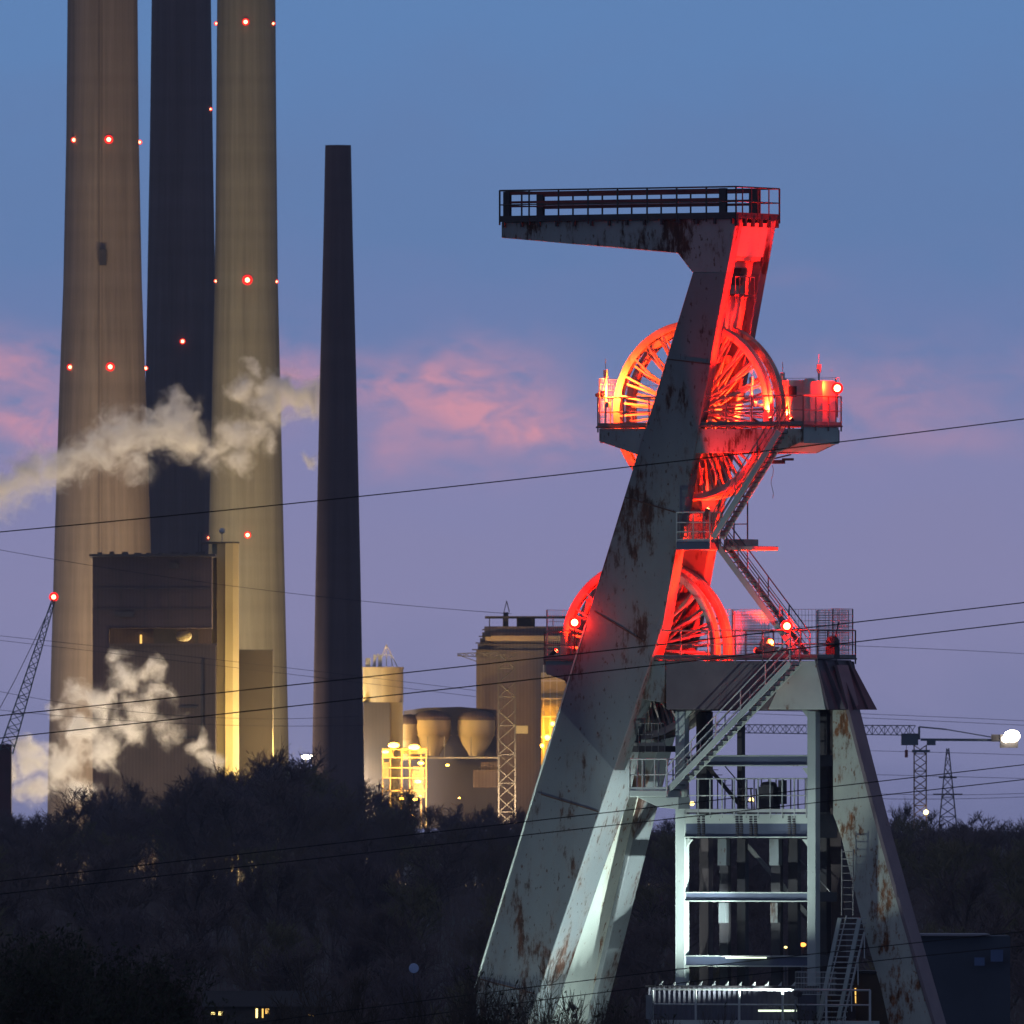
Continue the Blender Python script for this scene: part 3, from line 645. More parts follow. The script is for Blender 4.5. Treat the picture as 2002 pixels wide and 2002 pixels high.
for (u, v, mm, r) in ((1469, 1564, E_DIMY, .11), (1353, 1571, E_DIMY, .10)):
    m = MB(); m.ball(at(u, v, .3), r, 6); l = gp(m, 'bulkhead_lamp', mm)
m = MB(); a = at(1419, 1872.5, -1.4); b = at(1498, 1872.5, -1.4); m.bar(a, b, .06, .06); tl = gp(m, 'tube_lamp', E_TUBE)
m = MB(); m.bar(a+Vector((-.2, .06, .06)), b+Vector((.2, .06, .06)), .12, .05); gp(m, 'lamp_tray', CAB, tl)
# knee brackets at the post heads
m = MB()
for (u, s_) in ((1338.5, 1), (1578, -1)):
    for v in (1388, 1500, 1640):
        x = X(u, yf); z = at(u, v, yf).z - .02; m.prism([(x+s_*.004, yf+.1, z), (x+s_*.3, yf+.1, z), (x+s_*.004, yf+.1, z-.35)], (0, .1, 0))
gp(m, 'knee_bracket', PALE)

# ---------------- winding shed with walkway at the foot
SH = empty('corrugated_shed', HO, -math.radians(30)); tag(SH, 'low grey corrugated shed at the foot of the guide tower', 'shed')
m = MB(); x0s, x1s = X(1268, -3), X(1560, -3); zs = at(1400, 1931, -3).z
nn = 60; pts = []
for i in range(nn+1): 
    x = x0s+(x1s-x0s)*i/nn; pts.append((x, -3 + (.05 if i % 2 else 0)))
vs = [(x, y, z) for z in (0.0, zs) for x, y in pts]; k = nn+1
m.add(vs, [(i, i+1, k+i+1, k+i) for i in range(nn)]); 
m.bb((x0s, -2.93, 0), (x1s, -1.4, zs-.02))
mm = mat('corrugated_sheet', (.10, .10, .13), (.08, .08, .10), 1, .5); o = m.build('shed_wall', mm, SH)
m = MB(); m.bb((x0s-.1, -3.1, zs), (x1s+.1, -1.35, zs+.08)); o = m.build('roof', DARK, SH)
m = MB()
for i in range(11): x = x0s+.5+(x1s-x0s-.8)*i/10; m.prism([(x, -3.05, zs+.085), (x+.16, -3.05, zs+.085), (x+.2, -3.05, zs+.27)], (0, .03, 0))
m.build('snow_guard', RAILP, SH)
WK = empty('walkway', HO, -math.radians(30)); tag(WK, 'long pale railed walkway in front of the corrugated shed', 'walkway')
zw = at(1450, 1995, -3.9).z; xw0, xw1 = X(1277, -3.9), X(1702, -3.9)
m = MB(); m.bb((xw0, -4.0, zw-.22), (xw1, -3.15, zw)); 
m.build('walkway_deck', PALE, WK)
m = MB(); railing(m, [(xw0, -3.95, zw), (xw1, -3.95, zw)], 1.28, 1.9, (.52,), .045, False); m.build('guard_rail', RAILP, WK)
m = MB()
for i in range(6): x = xw0+1+i*1.9; m.bar((x, -3.6, 0), (x, -3.6, zw-.22), .16, .16, (1, 0, 0))
m.build('support_post', PAINT, WK)
m = MB(); m.bar(at(1483, 1976, -3.7), at(1557, 1976, -3.7), .07, .08); m.build('tube_lamp', E_TUBE, WK)
m = MB(); x = X(1508, -2.2)
for k in range(5): z = at(1520, 1900+k*11, -3.4).z; m.tube((X(1555, -3.4), -3.4, z), (X(1635, -3.4), -3.4, z), .02, 4)
for k in range(26): xx = X(1555, -3.4)+k*.075; m.tube((xx, -3.4, at(1520, 1944, -3.4).z), (xx, -3.4, at(1520, 1900, -3.4).z), .008, 3)
m.build('mesh_fence', RAILP, WK)
# notice board at the left end of the walkway: plain lit panel
m = MB(); m.bb((X(1264, -4), -4.05, at(1264, 1992, -4).z), (X(1277, -4), -4.0, at(1264, 1945, -4).z)); m.build('end_panel', PAINT, WK)
# site kiosk with lit window
KI = empty('site_kiosk', HO, -math.radians(30)); tag(KI, 'dark site hut with one glowing yellow window right of the steep stair', 'hut')
c = at(1668, 1950, 2); m = MB(); m.bb((c.x-1.2, 2.01, 0), (c.x+1.9, 4.5, c.z+1.0)); m.build('hut_wall', mat('hut_wall', (.12, .09, .07), (.09, .07, .06), 1, .8), KI)
m = MB(); m.bb((c.x-1.35, 1.85, c.z+1.0), (c.x+2.05, 4.65, c.z+1.12)); m.build('roof', DARK, KI)
a = at(1650, 1961, 2); b = at(1676, 1932, 2); m = MB(); m.bb((a.x, 1.985, a.z), (b.x, 2.0, b.z)); wi = m.build('window', E_WARM, KI)
m = MB(); m.bar((a.x, 1.97, a.z), (a.x, 1.97, b.z), .05, .05, (1, 0, 0)); m.bar((b.x, 1.97, a.z), (b.x, 1.97, b.z), .05, .05, (1, 0, 0)); m.bar((a.x, 1.97, (a.z+b.z)/2), (b.x, 1.97, (a.z+b.z)/2), .03, .03); m.build('frame', DARK, wi)

# work floodlights on ground masts lighting the lower steelwork
def site_mast(x, y, z, tgt, power, lab, ang=70, col=(.86, 1.0, .93)):
    e = empty('floodlight_mast', HO + Matrix.Rotation(-math.radians(30), 3, 'Z') @ Vector((x, y, 0)), -math.radians(30)); tag(e, lab, 'floodlight')
    m = MB(); m.tube((0, 0, 0), (0, 0, z-.3), .07, 10, .04); m.build('mast', PAINT, e)
    m = MB(); d = (Vector(tgt)-Vector((x, y, z))).normalized(); m.bar(Vector((0, 0, z))-d*.25, Vector((0, 0, z))-d*.05, .3, .22); m.build('lamp_head', DARK, e)
    l = bpy.data.lights.new('flood_light', 'SPOT'); l.energy = power; l.color = col; l.shadow_soft_size = .1; l.spot_size = math.radians(ang); l.spot_blend = .5
    o = bpy.data.objects.new('flood_light', l); COL.objects.link(o); o.parent = e; o.location = (0, 0, z); o.rotation_euler = d.to_track_quat('-Z', 'Y').to_euler()
site_mast(7.0, -4.3, 15.2, (-6.5, -1.6, 20.5), 17000, 'added slim floodlight mast at the right end of the walkway lighting the near leg', 52)  # added mast, set clear of the walkway to light the near leg
site_mast(-3.4, -4.3, 9.5, (-6.3, -.6, 20.5), 3000, 'floodlight below the left end of the walkway aimed up between the legs', 90)
site_mast(3.0, -15, 8.0, (2.6, 0, 26), 10000, 'ground floodlight before the walkway aimed at the guide tower', 38)
site_mast(-3.3, -4.6, 14.6, (9.0, -.4, 22.0), 6000, 'slim floodlight mast at the left end of the walkway aimed at the back strut', 30)
site_mast(-20, -34, 3, (-8, -2, 13), 400, 'ground floodlight left of the near leg', 50, (.8, .95, 1))

# ================================================================== POWER STATION
CONC_L = mat('chimney_concrete_tan', (.27, .215, .17), (.215, .17, .14), .06, .9, stretch=(3, 3, .12), detail=6)
CONC_M = mat('chimney_concrete_dark', (.085, .078, .095), (.072, .066, .082), .05, .9, stretch=(2, 2, .3))
CONC_R = mat('chimney_concrete_olive', (.235, .22, .165), (.20, .185, .14), .05, .9, stretch=(3, 3, .2))
CONC_S = mat('chimney_brick_dark', (.085, .062, .066), (.068, .052, .058), .08, .9, stretch=(2, 2, .4))
GS = 'chimneys of the power station'
def poured(t, vec, obj, base, b):
    mp = N(t, 'ShaderNodeMapping'); mp.inputs['Scale'].default_value = (0, 0, .28); t.links.new(obj, mp.inputs[0])
    r = N(t, 'ShaderNodeTexNoise'); r.inputs['Scale'].default_value = 1; r.inputs['Detail'].default_value = 2; t.links.new(mp.outputs[0], r.inputs['Vector'])
    mp2 = N(t, 'ShaderNodeMapping'); mp2.inputs['Scale'].default_value = (.9, .9, .014); t.links.new(obj, mp2.inputs[0])
    q = N(t, 'ShaderNodeTexNoise'); q.inputs['Scale'].default_value = 1; q.inputs['Detail'].default_value = 7; q.inputs['Roughness'].default_value = .7; t.links.new(mp2.outputs[0], q.inputs['Vector'])
    k = M(t, 'ADD', M(t, 'MULTIPLY', M(t, 'SUBTRACT', r.outputs[0], .5), .5), M(t, 'MULTIPLY', M(t, 'SUBTRACT', q.outputs[0], .5), 1.3))
    k = M(t, 'ADD', k, 1.0); c = N(t, 'ShaderNodeCombineXYZ')
    for i in range(3): t.links.new(k, c.inputs[i])
    return mixc(t, 1.0, base, c.outputs[0], 'MULTIPLY')
CONC_L = mat('chimney_concrete_tan', (.27, .215, .17), (.215, .17, .14), .06, .9, stretch=(3, 3, .12), extra=poured)
CONC_M = mat('chimney_concrete_dark', (.125, .108, .122), (.105, .092, .104), .05, .9, extra=poured)
CONC_R = mat('chimney_concrete_olive', (.235, .22, .165), (.20, .185, .14), .05, .9, stretch=(3, 3, .2), extra=poured)
CONC_S = mat('chimney_brick_dark', (.105, .072, .078), (.085, .06, .066), .08, .9, extra=poured)
def chimney(name, label, d, rows, m_, cx=None, top=None):
    base = W(sum(rows[-1][1:])/2, rows[-1][0], d); e = empty(name, (base.x, base.y, 12)); tag(e, label, 'chimney', GS)
    prof = []; 
    for v, a, b in rows:
        prof.append(((b-a)/2*d/F, EYE+(HZ-v)*d/F-12))
    prof = [(prof[-1][0]*1.03, 0)] + prof[::-1]
    zt_ = prof[-1][1]; rt = prof[-1][0]
    prof += [(rt-.6, zt_), (rt-.6, zt_-6), (0, zt_-6)]
    m = MB(); m.lathe((0, 0, 0), prof, 72); o = m.build('shaft', m_, e, True)
    # the axis drifts slightly with the measured edges: keep upright and centred
    return e, prof
def rad(prof, z):
    for (r0, z0), (r1, z1) in zip(prof, prof[1:]):
        if z0 <= z <= z1: return r0+(r1-r0)*(z-z0)/(z1-z0)
    return prof[0][0]
rb_ = random.Random(3)
def beacon(e, prof, d, u, v, r=.42, faint=False):
    p = W(u, v, d); x = p.x-e.location.x; z = p.z-12; R = rad(prof, z)
    x = max(-R-.15, min(R+.15, x)); y = -math.sqrt(max(0, R*R-x*x))-.25
    m = MB(); m.ball((x, y, z), r*.8, 6); o = m.build('aviation_lamp', E_BEACON, e, True)
    m = MB(); m.lathe((x, y+.05, z), [(r*.8, 0), (r*rb_.uniform(1.35, 1.8), .02), (r*1.4, .12), (r*.8, .12)], 20, 'Y', True); m.build('glare_ring', E_GLARE, o)
    return o
c1, p1 = chimney('chimney', 'broad tan chimney with a dark seam, leftmost of the group', 2000, [(-700, 150, 250), (0, 133, 270), (270, 133, 275), (560, 127, 281), (760, 120, 289), (1040, 110, 297), (1400, 97, 304), (1500, 94, 307)], CONC_L)
for u, v, r in ((145, 275, .36), (214, 275, .5), (274, 278, .3), (138, 719, .36), (217, 719, .5), (286, 720, .3)): beacon(c1, p1, 2000, u, v, r)
m = MB()
def strip(prof, e, d, u, mb, v0=-700, v1=1500, wd=.5):
    pr = None
    for k in range(45):
        v = v0+(v1-v0)*k/44; p = W(u, v, d); x = p.x-e.location.x; z = p.z-12; R = rad(prof, z); q = Vector((x, -math.sqrt(R*R-x*x)-.06, z))
        if pr: mb.bar(pr, q, wd, .12, (0, -1, 0))
        pr = q
strip(p1, c1, 2000, 195, m, wd=.35); strip(p1, c1, 2000, 201, m, wd=.12); m.build('ladder_run', mat('ladder_dark', (.19, .15, .125), (.15, .12, .10), .1, .9), c1)
m = MB(); q = W(203, 505, 2000); m.box((q.x-c1.location.x, -7.6, q.z-12), (1.3, 1.2, 3)); m.build('service_box', DARK, c1)
c2, p2 = chimney('chimney', 'dark slate chimney standing behind and between the two pale ones', 2060, [(-700, 300, 398), (0, 290, 406), (270, 288, 411), (560, 285, 418), (800, 282, 424), (1040, 278, 430), (1400, 270, 438), (1500, 268, 441)], CONC_M)
beacon(c2, p2, 2060, 358, 669, .38); beacon(c2, p2, 2060, 412, 214, .2); beacon(c2, p2, 2060, 409, 1052, .22)
c3, p3 = chimney('chimney', 'broad olive grey chimney right of the dark one', 2000, [(-700, 425, 525), (0, 421, 535), (270, 420, 538), (560, 419, 543), (800, 414, 549), (1040, 408, 554), (1400, 400, 563), (1500, 398, 565)], CONC_R)
for u, v, r in ((481, 45, .45), (422, 46, .22), (534.5, 47, .24), (484.5, 549, .55), (422, 550, .22), (541, 551, .22), (485, 1047, .45)): beacon(c3, p3, 2000, u, v, r)
c4, p4 = chimney('chimney', 'slim dark brick chimney standing alone right of the group', 1900, [(284, 639, 689.5), (450, 636, 693), (750, 628, 700), (1150, 618, 707), (1500, 610, 712)], CONC_S)
def bx(mb, u0, v0, u1, v1, d, dep): # box from picture rectangle at distance d, going dep back
    a = W(u0, v1, d); b = W(u1, v0, d); mb.bb((a.x, d*DS, a.z), (b.x, d*DS+dep, b.z)); return mb
def lbx(mb, e, u0, v0, u1, v1, d, dep):
    a = W(u0, v1, d)-e.location; b = W(u1, v0, d)-e.location; y = d*DS-e.location.y; mb.bb((a.x, y, a.z), (b.x, y+dep, b.z)); return mb
def stn(name, label, cat, u, d): 
    p = W(u, 1500, d); e = empty(name, (p.x, d*DS, 12)); return tag(e, label, cat)
WALLD = mat('boiler_cladding_dark', (.075, .055, .065), (.06, .045, .055), .1, .8, stretch=(1, 1, .2))
WALLT = mat('boiler_cladding_tan', (.125, .09, .075), (.10, .075, .065), .08, .8)
CREAM = mat('cladding_cream', (.42, .36, .22), (.36, .31, .19), .1, .8)
def ribs(t, vec, obj, base, b):
    w_ = N(t, 'ShaderNodeTexWave'); w_.bands_direction = 'X'; w_.inputs['Scale'].default_value = .5; w_.inputs['Distortion'].default_value = .3; t.links.new(obj, w_.inputs['Vector'])
    mp = N(t, 'ShaderNodeMapping'); mp.inputs['Scale'].default_value = (.5, .5, .12); t.links.new(obj, mp.inputs[0])
    q = N(t, 'ShaderNodeTexNoise'); q.inputs['Scale'].default_value = 1; q.inputs['Detail'].default_value = 6; t.links.new(mp.outputs[0], q.inputs['Vector'])
    k = M(t, 'ADD', M(t, 'MULTIPLY_ADD', w_.outputs[1], .22, .6), M(t, 'MULTIPLY', q.outputs[0], .6)); c = N(t, 'ShaderNodeCombineXYZ')
    for i in range(3): t.links.new(k, c.inputs[i])
    return mixc(t, 1.0, base, c.outputs[0], 'MULTIPLY')
WALLD = mat('boiler_cladding_dark', (.085, .062, .072), (.07, .052, .062), .1, .8, extra=ribs)
WALLT = mat('boiler_cladding_tan', (.125, .095, .082), (.10, .08, .07), .08, .8, extra=ribs)
pw = stn('boiler_house', 'tall dark boiler house in front of the big chimneys, steam at its foot', 'power house', 300, 1940)
m = MB(); lbx(m, pw, 181, 1088, 414, 1228, 1944, 25); lbx(m, pw, 181, 1228, 213, 1620, 1944, 25); lbx(m, pw, 213, 1228, 413, 1264, 1948, 20); m.build('wall', WALLD, pw)
m = MB()
for k in range(5): lbx(m, pw, 190+k*46, 1120, 192+k*46, 1225, 1943.6, .3)
for v in (1150, 1190): lbx(m, pw, 184, v, 411, v+1.5, 1943.5, .4)
lbx(m, pw, 330, 1100, 350, 1112, 1943.5, .8); lbx(m, pw, 224, 1196, 262, 1206, 1943.4, .8); lbx(m, pw, 300, 1229, 345, 1260, 1947.2, .8); lbx(m, pw, 380, 1232, 388, 1258, 1947, .8)
m.build('cladding_rail', DARK, pw)
m = MB(); lbx(m, pw, 392, 1290, 397, 1470, 1939.2, .6); lbx(m, pw, 226, 1330, 246, 1345, 1939.4, .6); lbx(m, pw, 350, 1380, 385, 1384, 1939.3, .6); lbx(m, pw, 350, 1440, 385, 1444, 1939.3, .6); m.build('wall_pipe', DARK, pw)
m = MB(); lbx(m, pw, 213, 1262, 422, 1620, 1940, 3.9); lbx(m, pw, 213, 1258, 424, 1262, 1939.6, 4.3); m.build('lower_wall', WALLT, pw)
m = MB(); lbx(m, pw, 174, 1083, 421, 1088, 1942, 28)
for k in range(9): u = 190+k*24; lbx(m, pw, u, 1083-random.uniform(2, 6), u+random.uniform(8, 20), 1083, 1946+k % 3, 5)
m.build('roof', DARK, pw)
m = MB(); lbx(m, pw, 273.5, 1241, 277.5, 1259, 1947.6, .3); m.build('window', E_WARM, pw, )
m = MB(); q = W(359, 1243, 1946)-pw.location; m.ball((q.x, q.y, q.z), 1.5, 8, .7); m.build('steam_drum', CREAM, pw, True)
st = stn('stair_tower', 'cream stair tower glowing yellow on the right side of the boiler house', 'tower', 440, 1950)
m = MB(); a = W(414, 1062, 1950)-st.location; b = W(466, 1500, 1950)-st.location
r_ = (b.x-a.x)
m.prism([(a.x, 3, 0), (a.x, 6, 0), (b.x, 8, 0), (b.x, 1.2, 0), (b.x-1.0, 0.2, 0), (b.x-2.4, 0, 0), (b.x-2.45, .8, 0), (b.x-3.9, 1.2, 0), (b.x-3.95, 2.2, 0)], (0, 0, a.z))
m.build('wall', CREAM, st); m = MB(); lbx(m, st, 390, 1059, 467, 1062, 1950, 8); m.build('roof', DARK, st)
m = MB(); q = W(434, 1038, 1953)-st.location; m.ball(q, .55, 8); m.tube(q, (q.x, q.y, a.z), .06, 5); m.build('radar_ball', CAB, st, True)
m = MB(); 
for u in (388, 394): p = W(u, 1040, 1952)-st.location; m.tube((p.x, p.y, a.z-2), p, .12, 4)
m.build('antenna', DARK, st)
lb_ = stn('boiler_annex', 'shadowed annex block between the stair tower and the olive chimney', 'building', 490, 1975)
m = MB(); lbx(m, lb_, 466, 1272, 533, 1620, 1955, 12); m.build('wall', mat('annex_wall', (.05, .043, .042), (.04, .035, .035), .1, .8), lb_)
m = MB(); lbx(m, lb_, 465, 1270, 534, 1272, 1954.8, 12.4); m.build('roof', DARK, lb_)
# silo
sl = stn('silo', 'cream cylindrical silo beside the slim chimney', 'silo', 749, 1960)
m = MB(); R_ = 39.5*1960/F; zt_ = W(0, 1308, 1960).z-12; zm = W(0, 1373, 1960).z-12
m.lathe((0, 0, 0), [(R_, zm), (R_, zt_), (R_+.12, zt_), (R_+.12, zt_+.35), (0, zt_+.4)], 40); m.build('silo_drum', mat('silo_cream_dull', (.25, .215, .15), (.21, .18, .125), .2, .8, extra=poured), sl, True)
m = MB(); m.bb((-3.6, -3, 0), (1.3, 3.2, zm-.005)); m.build('base_wall', mat('silo_base_dark', (.04, .034, .034), (.03, .026, .028), .2, .9, extra=ribs), sl); m = MB(); m.bb((1.3, -2.4, 0), (3.6, 3.2, zm-.005)); m.build('base_panel', mat('silo_tan', (.10, .085, .06), (.08, .068, .05), .2, .8), sl)
m = MB(); zz_ = zt_+.4
for (x0, x1, h) in ((-3.2, -2.3, 1.6), (-1.8, -1.3, 2.2), (-.9, -.2, 2.0)): m.bb((x0, -1, zz_), (x1, 0, zz_+h))
for a_, b_ in (((-.9, 0, 0), (.6, 0, 4.0)), ((2.6, 0, 0), (.6, 0, 4.0)), ((.6, 0, 0), (.6, 0, 4.0)), ((-2, 0, 0), (-.9, 0, 2.4)), ((1.7, 0, 0), (1.4, 0, 2.4)), ((-1, 0, 2.1), (1.5, 0, 2.2))): m.bar(Vector(a_)+Vector((0, -1, zz_)), Vector(b_)+Vector((0, -1, zz_)), .16, .16)
m.build('roof_frame', CAB, sl)
# main block with band and stepped corner
bk = stn('bunker_block', 'big dusky block with a pale band and roof rail behind the near leg', 'power house', 1030, 1990)
m = MB(); lbx(m, bk, 931, 1271, 1200, 1620, 1990, 30)
for k in range(4): lbx(m, bk, 934+k*4.3, 1259-k*11.5, 1200, 1271-k*11.6, 1990.5+k*.3, 26); 
m.build('wall', mat('bunker_wall', (.13, .115, .125), (.11, .098, .105), .06, .85, extra=ribs), bk)
m = MB(); 
for k in range(4): lbx(m, bk, 923+k*6.5, 1269-k*13, 960, 1271-k*13, 1989.5, 3)
lbx(m, bk, 948, 1204.5, 1200, 1207, 1991, 24)
for u in (956, 983, 990, 1010, 1040, 1080, 1120): lbx(m, bk, u, 1207, u+2, 1226, 1992, .3)
lbx(m, bk, 984, 1197, 994, 1228, 1992.5, 2); lbx(m, bk, 1012, 1209, 1046, 1225, 1994, 3)
p = W(990.5, 1175, 1992)-bk.location; m.tube((p.x-.5, 2, W(0, 1197, 1992).z-12), p+Vector((0, 0, 0)), .1, 4); m.tube((p.x+.5, 2, W(0, 1197, 1992).z-12), p, .1, 4)
m.build('roof_rail', DARK, bk)
m = MB(); lbx(m, bk, 949, 1243, 1200, 1253, 1989.6, .5); m.build('pale_band', mat('band_cream', (.42, .33, .22), (.38, .30, .2), .2, .8), bk)
m = MB(); lbx(m, bk, 1009, 1419, 1032, 1434, 1989.8, .3); m.build('window', emis('window_dull_yellow', (1, .62, .2), .38), bk)
m = MB(); lbx(m, bk, 1058, 1315, 1110, 1500, 1984, 5.8)
m.build('lit_annex', CREAM, bk)
m = MB()
for u in (1062, 1075, 1088): lbx(m, bk, u, 1300, u+1.5, 1500, 1982.5, .3)
for v in (1330, 1365, 1400, 1440): lbx(m, bk, 1058, v, 1108, v+2, 1982.2, 1.2)
m.build('scaffold', CAB, bk)
for (u, v, r) in ((1070, 1442, .5), (1060, 1458, .35), (1080, 1415, .4)):
    m = MB(); p = W(u, v, 1981)-bk.location; m.ball(p, r, 6); m.build('yard_lamp', E_YEL, bk)
# hall with dark roof and two rounded hoppers
ha = stn('hopper_hall', 'low hall with a dark roof and two bulging tan hoppers', 'hall', 870, 1970)
m = MB(); P_ = [W(u, v, 1972)-ha.location for u, v in ((789, 1390), (830, 1384), (900, 1382), (971, 1388), (971, 1620), (789, 1620))]
m.prism([(p.x, 2, p.z) for p in P_], (0, 14, 0)); m.build('wall', mat('hall_wall_dark', (.05, .045, .065), (.04, .038, .055), .1, .8), ha)
HOP = mat('hopper_tan', (.30, .235, .16), (.25, .2, .14), .1, .75)
for (u, ht, hm, wd, lb) in ((845, 1390, 1432, 36, None), (931, 1390, 1432, 36, None), (800, 1396, 1440, 26, None)):
    c = W(u, hm, 1966)-ha.location; k = 1966/F; top = (hm-ht)*k
    f = wd/36
    prof = [(0, -46*k), (14*k, -46*k), (17*k, -38*k), (27*k*f, -24*k), (34*k*f, -8*k), (37*k*f, 6*k), (36.5*k*f, 24*k), (0, 24*k)]
    m = MB(); m.lathe((c.x, c.y+3, c.z), prof, 36); hp = m.build('hopper', HOP, ha, True)
    m = MB(); m.lathe((c.x, c.y+3, c.z), [(0, 24.5*k), (37.5*k*f, 24.5*k), (37*k*f, 30*k), (30*k*f, 38*k), (14*k*f, 43*k), (0, 44*k)], 36); m.build('hopper_shaded_top', WALLD, hp, True)  # dark top is the shade over the hopper, put into its colour
    m = MB()
    for v_ in (-6, 10): m.lathe((c.x, c.y+3, c.z), [(36.6*k*f, v_*k), (37.6*k*f, v_*k), (37.6*k*f, (v_+1.5)*k), (36.6*k*f, (v_+1.5)*k)], 36, 'Z', True)
    m.build('hoop', HOP, hp)
m = MB(); lbx(m, ha, 815, 1480, 976, 1483, 1960, 2); lbx(m, ha, 975, 1483, 977, 1560, 1961, .3)
for u in (835, 868, 920): lbx(m, ha, u, 1440, u+2, 1480, 1961, .3)
m.build('gallery', mat('gallery_steel', (.25, .22, .17), (.2, .18, .14), .3, .7), ha)
m = MB(); lbx(m, ha, 940, 1490, 976, 1505, 1963, 2); lbx(m, ha, 925, 1505, 976, 1540, 1962, 3); m.build('cabin', WALLT, ha)
# lit yard structure with sodium lamps
ys = stn('pipe_rack', 'steel pipe rack glowing under yellow lamps between silo and hoppers', 'pipe rack', 790, 1950)
m = MB()
for u in (747, 762, 784, 800, 822, 832): lbx(m, ys, u, 1462, u+2.4, 1620, 1952, .3)
for v in (1464, 1480, 1500, 1520, 1545): lbx(m, ys, 747, v, 834, v+2, 1951.6, 1.5)
lbx(m, ys, 748, 1466, 770, 1482, 1953, 2); lbx(m, ys, 786, 1462, 832, 1474, 1953, 2); lbx(m, ys, 805, 1500, 830, 1560, 1954, 2); lbx(m, ys, 748, 1490, 760, 1520, 1954, 2)
m.build('steel_frame', mat('yard_cream', (.40, .33, .2), (.33, .27, .17), .4, .7), ys)
for (u, v, r) in ((770, 1457, 1.0), (810, 1461, 1.0), (823, 1492, .55), (817, 1528, .65), (786, 1561, .45), (812, 1563, .4), (821, 1556, .3), (808, 1595, .4), (754, 1470, .6), (875, 1496, .35), (898, 1560, .2)):
    m = MB(); p = W(u, v, 1949)-ys.location; m.ball(p, r, 6, .5); m.build('sodium_lamp', E_YEL, ys)
fm = stn('yard_floodlight', 'bright pale yellow floodlight on a mast between the olive and slim chimneys', 'floodlight', 598, 1940)
m = MB(); p = W(598, 1480, 1940)-fm.location; m.ball(p, .85, 6, .45); m.ball(p+Vector((1.2, 0, .2)), .4, 6, .5); m.build('lamp_head', E_WHITE, fm); m = MB(); m.tube((p.x, .4, 0), (p.x, .4, p.z), .15, 6); m.build('mast', DARK, fm)
WARM = (1, .66, .28)
def plight(u, v, d, power, col=WARM, r=.8): 
    p = W(u, v, d); return point(None, p, col, power, r)
plight(582, 1475, 1962, 60000, (1, .60, .10)); plight(598, 1474, 1944, 42000, (1, .68, .22)); plight(500, 1500, 1941, 16000, (1, .68, .22)); 
for u_, v_, p_ in ((770, 1464, 3200), (810, 1468, 3200), (823, 1498, 2200), (817, 1535, 2600), (752, 1480, 1800), (790, 1550, 2200), (868, 1500, 1200)): plight(u_, v_, 1950, p_, (1, .42, .02), .3)
plight(1066, 1440, 1981, 12000, (1, .42, .02))
# station area floods (low, hidden by the wood) that warm the chimneys and the steam
plight(-30, 1560, 1955, 190000, (1, .78, .56), 2); plight(640, 1560, 1957, 130000, (1, .82, .56), 2); plight(250, 1545, 1904, 60000, (1, .78, .52), 2); plight(880, 1575, 1950, 8000, (1, .70, .45), 2); plight(1000, 1590, 1945, 34000, (1, .70, .45), 2)
# lattice mast before the block
def lattice(mb, p, q, w0, w1, bays, r=.08, side=Vector((1, 0, 0)), back=Vector((0, 1, 0)), br=None):
    p, q = Vector(p), Vector(q); br = br or r*.6
    cor = lambda t, i: p+(q-p)*t + side*((w0+(w1-w0)*t)/2*(1 if i in (0, 1) else -1)) + back*((w0+(w1-w0)*t)/2*(1 if i in (1, 2) else -1))
    for i in range(4): mb.tube(cor(0, i), cor(1, i), r, 4)
    for k in range(bays):
        a, b = k/bays, (k+1)/bays
        for i in range(4):
            j = (i+1) % 4; mb.tube(cor(a, i), cor(b, j), br, 3); mb.tube(cor(b, i), cor(a, j), br, 3) if k % 2 else mb.tube(cor(b, i), cor(b, j), br, 3)
    return mb
lm = stn('lattice_mast', 'pale lattice mast rising in front of the bunker block', 'mast', 991, 1950)
m = MB(); lattice(m, (0, 0, 0), (0, 0, W(0, 1278, 1950).z-12), 3.0, 3.0, 16, .16); lattice(m, (-9, 0, W(0, 1280, 1950).z-12), (0, 0, W(0, 1280, 1950).z-12), .4, 1.2, 8, .09, Vector((0, 0, 1)))
m.tube((-9, 0, W(0, 1280, 1950).z-12), (-5.2, 0, W(0, 1294, 1950).z-12), .1, 4); m.tube((-5.2, 0, W(0, 1294, 1950).z-12), (0, 0, W(0, 1284, 1950).z-12), .1, 4)
m.build('mast_frame', mat('mast_pale', (.13, .12, .095), (.10, .095, .08), .3, .7), lm)
# left crawler crane
cr = empty('crawler_crane', W(8, 1500, 1700)*1); cr.location.z = 12; tag(cr, 'green lattice crane boom leaning right, red lamp at its tip', 'crane')
m = MB(); a = W(12, 1470, 1700)-cr.location; b = W(105, 1172, 1700)-cr.location; lattice(m, a, b, 2.2, .5, 20, .11, Vector((1, 0, -.3)).normalized()); m.build('boom', mat('boom_green', (.07, .14, .13), (.06, .11, .11), .5, .6), cr)
m = MB(); m.path([b, W(78, 1230, 1700)-cr.location, W(30, 1328, 1700)-cr.location, W(-30, 1440, 1700)-cr.location], .07, 4); m.build('stay_rope', DARK, cr)
m = MB(); m.ball(b+Vector((0, 0, .4)), .36, 6); al = m.build('aviation_lamp', E_BEACON, cr); m = MB(); m.lathe(b+Vector((0, .05, .4)), [(.36, 0), (.75, .02), (.75, .12), (.36, .12)], 20, 'Y', True); m.build('glare_ring', E_GLARE, al)
m = MB(); lbx(m, cr, -10, 1455, 22, 1620, 1702, 4); m.build('crane_cab', mat('crane_house_red', (.10, .03, .035), (.07, .03, .03), .5, .6), cr)
